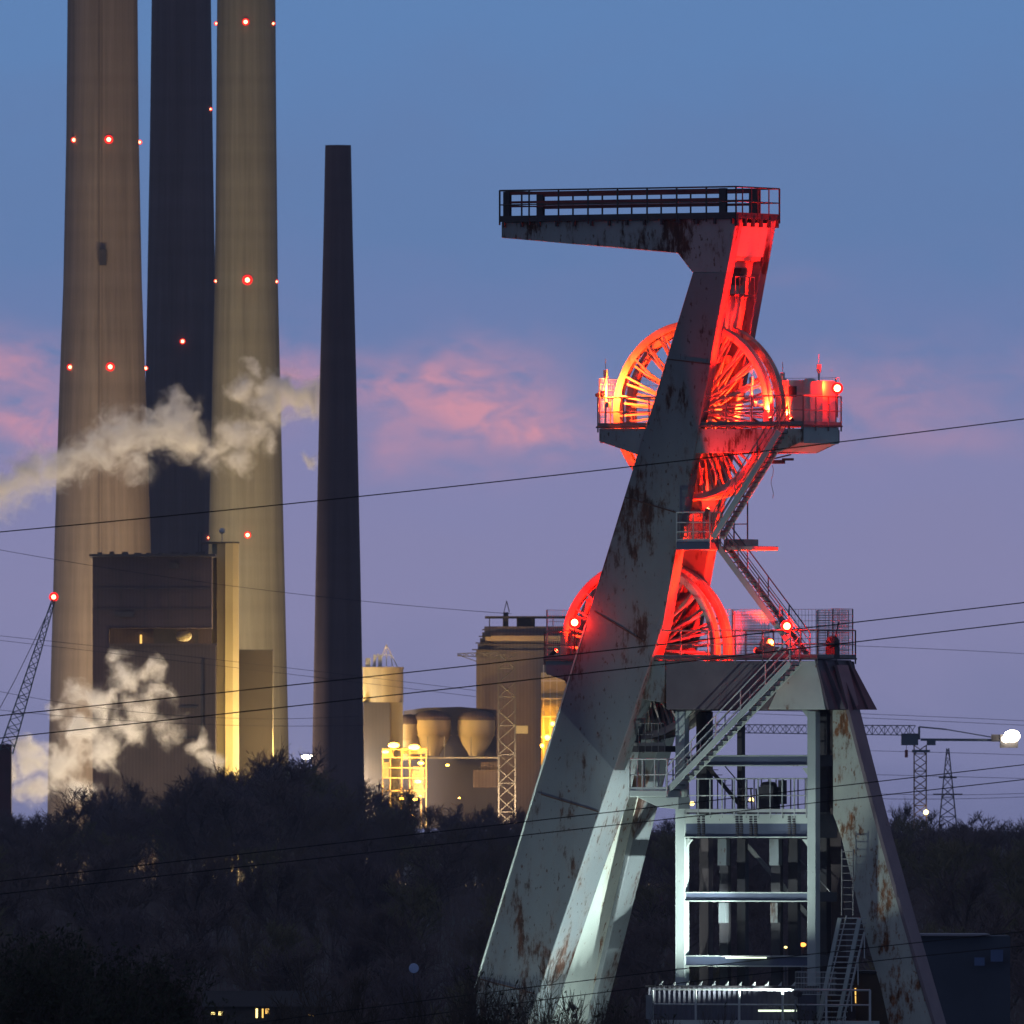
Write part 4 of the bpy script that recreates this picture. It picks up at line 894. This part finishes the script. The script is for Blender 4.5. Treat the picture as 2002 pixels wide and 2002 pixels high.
# tower crane on the right
tw = empty('tower_crane', W(1799, 1590, 1500)*1); tw.location.z = 12; tag(tw, 'tower crane with a long lattice jib and a blazing white lamp on its counterweight arm', 'crane')
def tl(u, v, dy=0): return W(u, v, 1500)-tw.location+Vector((0, dy, 0))
BLG = mat('crane_steel_blue', (.09, .12, .16), (.07, .09, .12), .5, .6); ORG = mat('crane_mast_tan', (.30, .20, .16), (.24, .17, .14), .5, .6)
m = MB(); p = tl(1799, 1457); lattice(m, (p.x, 0, 0), (p.x, 0, p.z), 1.7, 1.7, 18, .11); m.build('crane_mast', ORG, tw)
m = MB(); lattice(m, tl(1790, 1428), tl(1380, 1424), 1.35, 1.1, 34, .085, Vector((0, 0, 1))); m.build('jib', BLG, tw)
m = MB(); m.bar(tl(1800, 1446), tl(1955, 1447), 1.0, .35); m.bar(tl(1797, 1421), tl(1850, 1426), .2, .2); m.bar(tl(1850, 1426), tl(1955, 1444), .15, .15); m.bar(tl(1797, 1421), tl(1797, 1446), .3, .3); m.build('counter_jib', BLG, tw)
m = MB(); m.bb(tl(1762, 1457, -1), tl(1795, 1434, 1)); m.bb(tl(1812, 1457, -1), tl(1829, 1444, 1)); m.bb(tl(1783, 1466, -1.1), tl(1818, 1471, 1.1)); m.build('operator_cab', BLG, tw)
m = MB(); m.bb(tl(1955, 1462, -1), tl(1990, 1436, 1)); m.bb(tl(1938, 1450, -.8), tl(1955, 1436, .8)); m.build('counterweight', DARK, tw)
m = MB(); m.ball(tl(1978, 1439, -1.6), 1.1, 8, .75); m.ball(tl(1966, 1445, -1.6), .6, 8, .8); m.build('work_lamp', E_WHITE, tw)
m = MB(); m.tube(tl(1772, 1437), tl(1772, 1466), .05, 4); m.bb(tl(1769, 1481, -.3), tl(1775, 1466, .3)); m.build('hook_block', mat('hook_red', (.3, .06, .05), (.2, .05, .05), .5, .6), tw)
m = MB(); m.ball(tl(1810, 1588, -1.2), .35, 6); m.build('mast_lamp', emis('mast_lamp', (1, .75, .3), 6), tw)
# pylon
py = empty('power_pylon', W(1853, 1590, 1900)*1); py.location.z = 12; tag(py, 'slender tapering power pylon on the horizon right of the tower crane', 'pylon')
m = MB(); zp = W(0, 1463, 1900).z-12; lattice(m, (0, 0, 0), (0, 0, zp), 5.2, .35, 14, .13); 
m.build('pylon_frame', mat('pylon_grey', (.10, .10, .12), (.08, .08, .1), .3, .6), py)
m = MB()
for v, hw in ((1553, 2.6), (1520, 1.6)): m.bar((-hw, 0, W(0, v, 1900).z-12), (hw, 0, W(0, v, 1900).z-12), .25, .25)
m.build('cross_arm', DARK, py)
# warehouse in the lower right and small site things
wh = empty('warehouse', W(1880, 1850, 640)*1); wh.location.z = terr(640); tag(wh, 'long low blue grey warehouse with a pale roof edge at lower right', 'warehouse')
def wl(u, v, d=640): return W(u, v, d)-wh.location
def wbb(mb, u0, v0, u1, v1, d, dep):
    a = W(u0, v1, d)-wh.location; b = W(u1, v0, d)-wh.location; mb.bb((a.x, (d-640)*DS, max(0, a.z) if v1 > 2100 else a.z), (b.x, (d-640)*DS+dep, b.z)); return mb
m = MB(); wbb(m, 1790, 1830, 1975, 2300, 640, 14); m.build('wall', mat('warehouse_wall', (.045, .06, .085), (.035, .045, .065), .3, .8), wh)
m = MB(); wbb(m, 1788, 1826.5, 1937, 1830, 639.7, 14.6); m.build('roof', mat('roof_edge_pale', (.22, .22, .26), (.17, .17, .2), .3, .7), wh)
m = MB(); wbb(m, 1937, 1857, 1961, 1880, 639.6, .3); wbb(m, 1905, 1872, 1925, 1888, 639.6, .3); m.build('loading_door', mat('door_blue', (.08, .13, .25), (.06, .10, .2), .4, .7), wh)
def smalllamp(u, v, d, r, mm, name, label, cat, grp=None):
    p = W(u, v, d); e = empty(name, (p.x, p.y, terr(d))); tag(e, label, cat, grp)
    m = MB(); m.tube((0, .1, 0), (0, .1, p.z-terr(d)), .06, 6); m.build('lamp_post', DARK, e); m = MB(); m.ball((0, 0, p.z-terr(d)), r, 6, .7); m.build('lamp_head', mm, e)
smalllamp(1570, 1847, 560, .16, E_ORANGE, 'site_lamp', 'orange site lamp seen low through the guide tower', 'lamp'); smalllamp(1536, 1852, 560, .09, E_DIMY, 'site_lamp', 'small yellow site lamp left of the orange one in the tower', 'lamp')
# house with lit windows among the trees at bottom left
hs = empty('house', (W(510, 1985, 620).x, 620*DS, terr(620))); tag(hs, 'dark low house with lit windows among the trees at the bottom edge', 'house')
zo = lambda v: EYE+(HZ-v)*620/F-terr(620); xo = lambda u: (u-1001)*620/F-hs.location.x
m = MB(); m.bb((xo(400), 0, 0), (xo(640), 8, zo(1968))); m.build('wall', mat('house_wall', (.06, .055, .05), (.05, .045, .04), .4, .9), hs)
m = MB(); m.prism([(xo(395), -.3, zo(1968)), (xo(395), 8.3, zo(1968)), (xo(395), 4, zo(1938))], (xo(645)-xo(395), 0, 0)); m.build('roof', mat('house_roof', (.03, .028, .032), (.025, .024, .028), .4, .9), hs)
for u0, v0, u1, v1, s_ in ((500, 1972, 504, 1990, 1), (512, 1972, 515, 1990, .4), (519, 1972, 526, 1982, .35), (413, 1979, 420, 1984, 1), (427, 1978, 435, 1985, 1), (604, 1983, 612, 1987, .8)):
    m = MB(); m.bb((xo(u0), -.03, zo(v1)), (xo(u1), -.005, zo(v0))); m.build('window', E_WARM if s_ < 1 else E_DIMY, hs)
dsn = empty('round_sign', (W(809, 1893, 600).x, 600*DS, terr(600))); tag(dsn, 'small round pale blue dish standing among the trees left of the near leg', 'dish')
m = MB(); q = EYE+(HZ-1893)*600/F-terr(600); m.lathe((0, 0, q), [(0, -.05), (.26, -.04), (.28, 0), (0, .02)], 24, 'Y'); m.build('disc', mat('dish_blue', (.35, .45, .65), (.3, .4, .6), 1, .5), dsn); m = MB(); m.tube((0, .1, 0), (0, .1, q), .04, 6); m.build('pole', DARK, dsn)

# ================================================================== OVERHEAD WIRES
WIRE = mat('wire_black', (.006, .006, .009), (.008, .008, .01), 1, .6)
def wire(pts, d, r, label, grp, name='power_line', m_=WIRE):
    # smooth curve through measured points, real height and distance
    P = [W(u, v, d) for u, v in pts]; mb = MB(); out = []
    n = len(pts)
    def f(u):
        s_ = 0
        for i in range(n):
            t = pts[i][1]
            for j in range(n):
                if i != j: t *= (u-pts[j][0])/(pts[i][0]-pts[j][0])
            s_ += t
        return s_
    u0, u1 = -260, 2262
    if pts[0][0] > 0 and grp != 'overhead wires crossing in front of the headframe': u0 = pts[0][0]
    if pts[-1][0] < 1990 and grp != 'overhead wires crossing in front of the headframe': u1 = pts[-1][0]
    L_ = [W(u0+(u1-u0)*k/30, f(u0+(u1-u0)*k/30), d) for k in range(31)]
    mb.path(L_, r, 5); o = mb.build(name, m_); return tag(o, label, 'power line', grp)
GW = 'overhead wires crossing in front of the headframe'
wire([(0, 1040), (1050, 933), (2002, 819)], 300, .016, 'highest black overhead wire, crossing the near leg between the two wheel decks', GW)
wire([(0, 1399), (1050, 1287), (2002, 1178)], 300, .016, 'second black overhead wire from the top, crossing the lower wheel deck railing', GW)
wire([(0, 1443), (1050, 1327), (2002, 1216)], 300, .016, 'third black overhead wire from the top, just under the lower wheel deck', GW)
wire([(0, 1723), (1050, 1604), (2002, 1495)], 300, .014, 'fourth black overhead wire from the top, upper of the pair over the wood', GW)
wire([(0, 1748), (1050, 1630), (2002, 1524)], 300, .014, 'fifth black overhead wire from the top, lower of the pair over the wood', GW)
wire([(440, 2008), (1210, 1909), (2002, 1821)], 300, .013, 'sixth black overhead wire from the top, near the foot of the legs', GW)
wire([(440, 2040), (1204, 1937), (2002, 1849)], 300, .013, 'lowest black overhead wire, passing over the shed', GW)
WF = mat('wire_far', (.03, .03, .045), (.035, .035, .05), 1, .6)
GF = 'faint far overhead wires'
wire([(0, 1075), (570, 1160), (1000, 1200)], 1200, .028, 'faint far wire sagging behind the lower part of the chimneys', GF, m_=WF)
for k, (a, b, c) in enumerate([((0, 1243), (600, 1310), (930, 1350)), ((0, 1252), (600, 1322), (930, 1362)), ((0, 1352), (300, 1395), (700, 1400)), ((0, 1388), (300, 1412), (720, 1418))]):
    wire([a, b, c], 1400, .028, 'faint far wire in the left half crossing the boiler house', GF, m_=WF)
for k, (a, b, c) in enumerate([((1380, 1385), (1700, 1396), (2002, 1409)), ((1380, 1392), (1700, 1404), (2002, 1418)), ((1600, 1466), (1800, 1470), (2002, 1476)), ((1600, 1512), (1853, 1518), (2002, 1522)), ((1600, 1546), (1853, 1554), (2002, 1551)), ((1600, 1558), (1853, 1562), (2002, 1558)), ((1650, 1262), (1850, 1270), (2002, 1278))]):
    wire([a, b, c], 1600, .034, 'faint far wire on the right behind the tower crane, one of several alike', GF, m_=WF)

# ================================================================== TREES
BARK = mat('bark_dark', (.06, .048, .042), (.085, .066, .055), 2, .95)
TWIG = mat('twig_brown', (.105, .078, .076), (.13, .095, .088), .5, .95)
TWIG2 = mat('twig_olive', (.13, .115, .062), (.16, .135, .075), .5, .95)
LEAF = mat('leaf_dark', (.022, .028, .016), (.034, .036, .02), 1.5, .9)
def seg(mb, p, q, r0, r1):
    d = (q-p).normalized(); a = d.orthogonal().normalized(); b = d.cross(a)
    vs = []
    for c, r in ((p, r0), (q, r1)):
        for k in range(3): t = 2.0944*k; vs.append(c+(a*math.cos(t)+b*math.sin(t))*r)
    mb.add(vs, [(0, 1, 4, 3), (1, 2, 5, 4), (2, 0, 3, 5)])
def grow(rng, h=12, spread=.5, twig=.03, levels=5, base=.22, nb=(3, 4), up=.25):
    trunk, crown = MB(), MB()
    def rec(p, d, L, r, lv):
        mb = trunk if lv <= 1 else crown
        n = 3 if lv < 3 else 2; q = p
        for i in range(n):
            d2 = (d + Vector((rng.gauss(0, .13), rng.gauss(0, .13), rng.gauss(0, .08)+up*.22))).normalized()
            q2 = q+d2*L/n; seg(mb, q, q2, max(twig, r*(1-i/n*.35)), max(twig*.7, r*(1-(i+1)/n*.35))); 
            if lv < levels and (lv > 0 or i > 0):
                for _ in range(rng.randint(1, 2) if lv < levels-1 else rng.randint(2, 3)):
                    ax = Vector((rng.gauss(0, 1), rng.gauss(0, 1), rng.gauss(0, .5)+up)).normalized()
                    rec(q2, (d2*.75+ax*spread*1.5).normalized(), L*rng.uniform(.5, .78), max(twig, r*.55), lv+1)
            q = q2; d = d2
        if lv < levels:
            for _ in range(2): 
                ax = Vector((rng.gauss(0, 1), rng.gauss(0, 1), rng.gauss(0, .5)+up)).normalized(); rec(q, (d+ax*spread).normalized(), L*.7, max(twig, r*.6), lv+1)
    rec(Vector((0, 0, 0)), Vector((0, 0, 1)), h*.38, base, 0)
    return trunk, crown
def scale_to(mbs, h, wd=None):
    zs_ = [v[2] for mb in mbs for v in mb.v]; k = h/max(zs_)
    rr = sorted(math.hypot(v[0], v[1]) for mb in mbs for v in mb.v)[int(.97*sum(len(mb.v) for mb in mbs))]; kw = (wd/2/rr) if wd else k
    for mb in mbs: mb.v = [(v[0]*kw, v[1]*kw, v[2]*k) for v in mb.v]
def bare(rng, h, wd, nl=8, nb=8, ntw=6, r0=.2, rt_=.022, lowest=.22):
    trunk, crown = MB(), MB()
    def limb(mb, p, d, L, r, n, wob, upb):
        pts = [p]
        for i in range(n):
            d = (d+Vector((rng.gauss(0, wob), rng.gauss(0, wob), rng.gauss(0, wob)+upb))).normalized(); q = pts[-1]+d*L/n
            seg(mb, pts[-1], q, max(rt_, r*(1-i/n*.75)), max(rt_*.7, r*(1-(i+1)/n*.75))); pts.append(q)
        return pts
    def along(pts, t):
        k = min(len(pts)-2, int(t*(len(pts)-1))); f = t*(len(pts)-1)-k; return pts[k].lerp(pts[k+1], f), (pts[k+1]-pts[k]).normalized()
    tp = limb(trunk, Vector((0, 0, 0)), Vector((rng.gauss(0, .04), rng.gauss(0, .04), 1)), h*.8, r0, 7, .07, .08)
    for i in range(nl):
        t = lowest+(1-lowest)*(i+rng.random())/nl; p, d = along(tp, min(.98, t)); a = rng.uniform(0, 6.28); sp = rng.uniform(.55, .95)*(1.1-t*.5)
        d1 = (d+Vector((math.cos(a), math.sin(a), 0))*sp).normalized(); L = h*rng.uniform(.34, .5)*(1.15-t*.6)
        lp = limb(trunk, p, d1, L, r0*.45*(1.2-t*.6), 5, .12, .10)
        for j in range(nb):
            t2 = .2+.8*(j+rng.random())/nb; p2, d2 = along(lp, min(.99, t2)); v = Vector((rng.gauss(0, 1), rng.gauss(0, 1), rng.gauss(.3, .7))).normalized()
            L2 = L*rng.uniform(.35, .6)*(1.2-t2*.5); bp = limb(crown, p2, (d2+v*.75).normalized(), L2, .05, 3, .15, .10)
            for k in range(ntw):
                t3 = .2+.8*(k+rng.random())/ntw; p3, d3 = along(bp, min(.99, t3)); v = Vector((rng.gauss(0, 1), rng.gauss(0, 1), rng.gauss(.3, .7))).normalized()
                L3 = L2*rng.uniform(.4, .7); wp = limb(crown, p3, (d3+v*.7).normalized(), L3, .03, 2, .18, .08)
                for _ in range(2):
                    p4, d4 = along(wp, rng.uniform(.2, .9)); v = Vector((rng.gauss(0, 1), rng.gauss(0, 1), rng.gauss(.3, .7))).normalized(); seg(crown, p4, p4+(d4+v*.7).normalized()*L3*rng.uniform(.5, .8), rt_, rt_*.7)
    scale_to((trunk, crown), h, wd); return trunk, crown
protos = []
TW = [TWIG, TWIG2, mat('twig_mauve', (.10, .075, .085), (.125, .095, .10), .5, .95), mat('twig_tan', (.11, .08, .06), (.13, .10, .075), .5, .95)]
for i in range(8):
    rng = random.Random(100+i); t, c = bare(rng, 12, (9.5, 7.5, 8.5, 10, 6.5, 8, 6.5, 9)[i], rng.randint(8, 11), 9, 7, rt_=.024, lowest=(.2 if i < 5 else .3))
    mt = bpy.data.meshes.new('trunk'); mt.from_pydata(t.v, [], t.f); mt.materials.append(BARK)
    mc = bpy.data.meshes.new('crown'); mc.from_pydata(c.v, [], c.f); mc.materials.append(TW[(0, 2, 1, 0, 3, 2, 0, 2)[i]]); protos.append((mt, mc))
print('tree tris', [len(p[1].polygons) for p in protos])
rt = random.Random(5)
def tree(u, d, h, label, grp, wscale=1.0, k=None, hz=None, cat='tree', name='bare_tree'):
    x = (u-1001)*d/F; z = terr(d); e = empty(name, (x, d*DS, z-.2), rt.uniform(0, 6.28)); tag(e, label, cat, grp)
    mt, mc = protos[rt.randrange(5) if k is None else k]; s_ = h/12
    e.scale = (s_*wscale*rt.uniform(.9, 1.15), s_*wscale*rt.uniform(.9, 1.15), s_)
    for nm, me in (('trunk', mt), ('crown', mc)):
        o = bpy.data.objects.new(nm, me); COL.objects.link(o); o.parent = e
def topv(u):
    return interp([(-100, 1565), (0, 1560), (100, 1560), (160, 1535), (250, 1520), (330, 1530), (370, 1490), (430, 1470), (520, 1462), (600, 1480), (640, 1490), (720, 1530), (770, 1545), (860, 1520), (900, 1560), (1000, 1570), (1100, 1600), (1500, 1580), (1700, 1572), (1760, 1562), (1900, 1585), (2100, 1585)], u)
def rowtrees(d, n, label, grp, hfun, u0=-120, u1=2120, k=None):
    for i in range(n):
        u = u0+(u1-u0)*(i+rt.uniform(.15, .85))/n; tree(u, d*(1+rt.uniform(-.03, .03)), hfun(u)*rt.uniform(.88, 1.08), label, grp, k=(None if k is None else rt.choice(k)))
rowtrees(1650, 34, 'bare tree on the skyline of the dark wood in front of the power station', 'skyline trees', lambda u: 10+(1620-topv(u))*1650/F+.8, k=(5, 6, 7))
rowtrees(1600, 26, 'bare tree just behind the skyline of the dark wood', 'skyline trees', lambda u: 10+(1620-topv(u)-8)*1600/F, k=(5, 6, 7, 1))
rowtrees(1450, 30, 'bare tree close behind the front of the dark wood', 'trees of the dark wood', lambda u: 10+(1620-topv(u)-22)*1450/F)
rowtrees(1250, 26, 'bare tree in the far part of the dark wood', 'trees of the dark wood far part', lambda u: 10+(1620-topv(u)-45)*1250/F)
rowtrees(1360, 30, 'bare tree in the second line of the dark wood', 'trees of the dark wood second line', lambda u: 10+(1620-topv(u)-32)*1360/F)
rowtrees(1170, 26, 'bare tree half way down the back of the dark wood', 'trees of the dark wood back', lambda u: 10.5)
rowtrees(1080, 24, 'bare tree mid slope in the dark wood, row behind the slope trees', 'trees of the dark wood middle part', lambda u: 12-(1-terr(1080)/12)*0+(-20)*1080/F)
rowtrees(940, 22, 'bare tree in the middle of the dark wood on the slope', 'trees of the dark wood slope', lambda u: 12)
rowtrees(830, 20, 'bare tree on the lower slope of the dark wood', 'trees of the dark wood lower slope', lambda u: 11.5)
rowtrees(740, 18, 'bare tree low down at the near side of the dark wood', 'trees of the dark wood near side', lambda u: 11.5)
rowtrees(670, 16, 'bare tree at the near edge of the dark wood beside the pit', 'trees at the near edge of the wood', lambda u: 11.5)
tree(515, 1600, 22.5, 'tall spreading bare tree on the skyline in front of the olive chimney', 'skyline trees', 1.15, 5)
tree(545, 1590, 20.5, 'bare tree on the skyline at the right foot of the olive chimney', 'skyline trees', 1.1, 7)
tree(480, 1590, 21, 'bare tree on the skyline below the stair tower', 'skyline trees', 1.1, 6)
tree(440, 1610, 20, 'broad bare tree on the skyline before the stair tower', 'skyline trees', 1.1, 5); tree(575, 1620, 20, 'tall bare tree just left of the slim chimney foot', 'skyline trees', 1.0, 2); tree(650, 1600, 19, 'dense bare tree in front of the slim chimney foot', 'skyline trees', 1.1, 4)
# undergrowth: one mass nobody could count
ub = MB(); ru = random.Random(9)
for i in range(14000):
    d = ru.uniform(640, 1500); u = ru.uniform(-100, 2100); p = Vector(((u-1001)*d/F, d*DS, terr(d)-.3)); q = p+Vector((ru.gauss(0, .8), ru.gauss(0, .8), ru.uniform(1.5, 4.5))); seg(ub, p, q, .06, .03)
    r_ = q+Vector((ru.gauss(0, .7), ru.gauss(0, .5), ru.uniform(.3, 1))); seg(ub, p.lerp(q, .5), r_, .04, .025)
tag(ub.build('undergrowth', TWIG), 'dense dark undergrowth below the trees of the wood', 'undergrowth', kind='stuff')
# near shrubs in front of the headframe
def shrub(rng, h, wd, leaves, twig=.012, levels=4, droop=0):
    t, c = (grow(rng, h, .55, twig, levels, .05, up=.35) if leaves else bare(rng, h, wd, 7, 7, 5, .07, .012, .15)); scale_to((t, c), h, wd)
    lf = MB(); tips = c.v; n = len(tips)
    for _ in range(leaves):
        p = Vector(tips[rng.randrange(n)]) + Vector((rng.gauss(0, .08), rng.gauss(0, .08), rng.gauss(0, .08))); a = Vector((rng.gauss(0, 1), rng.gauss(0, 1), rng.gauss(0, 1)-droop)).normalized(); b = a.orthogonal().normalized(); s_ = rng.uniform(.05, .11)
        lf.add([p, p+a*s_+b*s_*.35, p+a*s_*2, p+a*s_-b*s_*.35], [(0, 1, 2, 3)])
    return t, c, lf
def place_shrub(u, vtop, d, wd, leaves, seed, label, name='leafy_shrub', cat='shrub', grp=None, m_l=LEAF, lv=4, sub=None):
    rng = random.Random(seed); p = W(u, vtop, d); z0 = terr(d); h = p.z-z0
    e = empty(name, (p.x, p.y, z0)); tag(e, label, cat, grp); t, c, lf = shrub(rng, h, wd, leaves, levels=lv)
    t.build('stem', BARK, e); c.build('twigs', BARK, e)
    if leaves: lf.build('leaves', m_l, e)
for i, (u, vt) in enumerate(((955, 1880), (1060, 1872), (1105, 1930), (1150, 1935), (1000, 1935), (925, 1925), (1190, 1960))):
    place_shrub(u, vt, 285+i*2, 2.6, 260, 40+i, ['shrub with drooping leaves, leftmost large one on the near leg', 'tall thin shrub before the pale face of the near leg', 'low shrub between the two leg feet', 'low shrub in front of the far leg foot', 'small shrub between the two tall ones on the near leg', 'low shrub at the left edge of the near leg foot', 'lowest shrub right of the far leg foot'][i], grp='shrubs before the headframe')
for i, (u, vt) in enumerate(((1250, 1975), (1330, 1985), (1420, 1962), (1480, 1985), (1560, 1960), (1625, 1975))):
    place_shrub(u, vt, 300+i*2, 2.2, 500, 60+i, 'low shrub tips in front of the railed walkway', grp='shrub tips before the walkway')
# big leafy mass lower left: individual bushes
for i, (u, vt) in enumerate(((-20, 1860), (40, 1835), (100, 1822), (160, 1800), (215, 1835), (265, 1850), (310, 1880), (350, 1905), (395, 1960), (70, 1900), (180, 1890), (290, 1930))):
    place_shrub(u, vt, 250+i*3, 3.0, 5200, 80+i, 'black leafy bush in the dense thicket at the lower left corner', name='dark_bush', cat='bush', grp='bushes of the lower left thicket', lv=4)
for i, (u, vt, d) in enumerate(((640, 1900, 330), (700, 1860, 335), (760, 1880, 330), (560, 1930, 325), (820, 1900, 340), (490, 1950, 320), (870, 1915, 332))):
    place_shrub(u, vt, d, 4, 0, 120+i, 'thin bare sapling standing before the wood left of the near leg', name='bare_sapling', cat='sapling', grp='saplings left of the near leg', lv=5)

# ================================================================== STEAM
def steam(name, label, blobs, d, dens, seed, amp=3.2, col=(1, 1, 1)):
    rng = random.Random(seed); me = bpy.data.meshes.new(name); mb = MB(); k = d/F; cs = []
    for (u, v, r) in blobs:
        p = W(u, v, d)+Vector((0, rng.uniform(-3, 3), 0)); R = r*k*1.55; mb.ball(p, R*1.0+amp*.55, 9); cs.append((p, R))
    me.from_pydata(mb.v, [], mb.f); tmp = bpy.data.objects.new(name+'_tmp', me); COL.objects.link(tmp)
    md = tmp.modifiers.new('r', 'REMESH'); md.mode = 'VOXEL'; md.voxel_size = .7
    dg = bpy.context.evaluated_depsgraph_get(); m2 = bpy.data.meshes.new_from_object(tmp.evaluated_get(dg)); bpy.data.objects.remove(tmp)
    m = bpy.data.materials.new(name); m.use_nodes = True; t = m.node_tree; t.nodes.clear()
    o_ = N(t, 'ShaderNodeOutputMaterial'); pv = N(t, 'ShaderNodeVolumePrincipled'); pv.inputs['Color'].default_value = (*col, 1); pv.inputs['Anisotropy'].default_value = .1
    t.links.new(pv.outputs[0], o_.inputs['Volume']); tc_ = N(t, 'ShaderNodeTexCoord')
    def vm(op, a, b=None, sc=None):
        n = N(t, 'ShaderNodeVectorMath', operation=op)
        for i_, x in enumerate((a, b)):
            if x is None: continue
            if isinstance(x, (tuple, Vector)): n.inputs[i_].default_value = tuple(x)
            else: t.links.new(x, n.inputs[i_])
        if sc is not None: n.inputs['Scale'].default_value = sc
        return n.outputs['Value'] if op == 'DISTANCE' else n.outputs[0]
    n1 = N(t, 'ShaderNodeTexNoise'); n1.inputs['Scale'].default_value = .20; n1.inputs['Detail'].default_value = 3; n1.inputs['Roughness'].default_value = .55; t.links.new(tc_.outputs['Object'], n1.inputs['Vector'])
    wv = vm('ADD', tc_.outputs['Object'], vm('SCALE', vm('SUBTRACT', n1.outputs['Color'], (.5, .5, .5)), sc=amp*2.6))
    f = None
    for p, R in cs:
        q = M(t, 'SUBTRACT', 1.0, M(t, 'DIVIDE', vm('DISTANCE', wv, p), R))
        f = q if f is None else M(t, 'SMOOTH_MAX', f, q, .25)
    n2 = N(t, 'ShaderNodeTexNoise'); n2.inputs['Scale'].default_value = .34; n2.inputs['Detail'].default_value = 5; n2.inputs['Roughness'].default_value = .62; t.links.new(wv, n2.inputs['Vector'])
    g_ = M(t, 'ADD', f, M(t, 'MULTIPLY', M(t, 'SUBTRACT', n2.outputs[0], .56), 2.3))
    g_ = M(t, 'MULTIPLY', g_, .95, clamp=True)
    t.links.new(M(t, 'MULTIPLY', M(t, 'MULTIPLY', g_, g_), dens), pv.inputs['Density'])
    m.cycles.volume_step_rate = .12; m2.materials.clear(); m2.materials.append(m)
    ob = bpy.data.objects.new(name, m2); COL.objects.link(ob); return tag(ob, label, 'steam', kind='stuff')
steam('steam', 'long white steam plume drifting across the three big chimneys', [(-60, 985, 44), (-10, 965, 44), (30, 945, 40), (70, 930, 42), (100, 915, 40), (130, 905, 38), (190, 880, 42), (240, 850, 46), (265, 905, 28), (310, 850, 40), (345, 800, 32), (370, 860, 36), (350, 830, 40), (420, 885, 34), (470, 905, 26), (450, 850, 26), (500, 830, 24), (480, 765, 26), (495, 725, 18), (520, 800, 34), (485, 850, 34), (540, 770, 38), (585, 775, 36), (560, 760, 30), (600, 780, 34), (620, 765, 30), (610, 905, 14), (525, 870, 22)], 1925, 1.1, 1)
steam('steam', 'billowing steam cloud lit yellow at the foot of the boiler house', [(225, 1290, 18), (250, 1325, 28), (300, 1305, 22), (305, 1350, 22), (150, 1355, 26), (110, 1385, 18), (190, 1380, 34), (150, 1430, 36), (280, 1390, 32), (330, 1425, 22), (250, 1420, 30), (60, 1485, 36), (120, 1500, 38), (20, 1500, 28), (200, 1470, 34), (390, 1455, 20), (410, 1490, 20), (60, 1540, 30), (150, 1550, 30)], 1915, 1.4, 2)

# ================================================================== HAZE: the evening air
hb = MB(); hb.bb((-700, -60, -1.5), (700, 4700, 330)); hz = hb.build('haze', None)
hm = bpy.data.materials.new('haze'); hm.use_nodes = True; t = hm.node_tree; t.nodes.clear(); o_ = N(t, 'ShaderNodeOutputMaterial'); pv = N(t, 'ShaderNodeVolumePrincipled')
pv.inputs['Color'].default_value = (.80, .84, 1, 1); pv.inputs['Density'].default_value = .00003; pv.inputs['Anisotropy'].default_value = .3; t.links.new(pv.outputs[0], o_.inputs['Volume'])
hz.data.materials.append(hm); tag(hz, 'thin blue evening haze over the whole view', 'haze', kind='stuff')
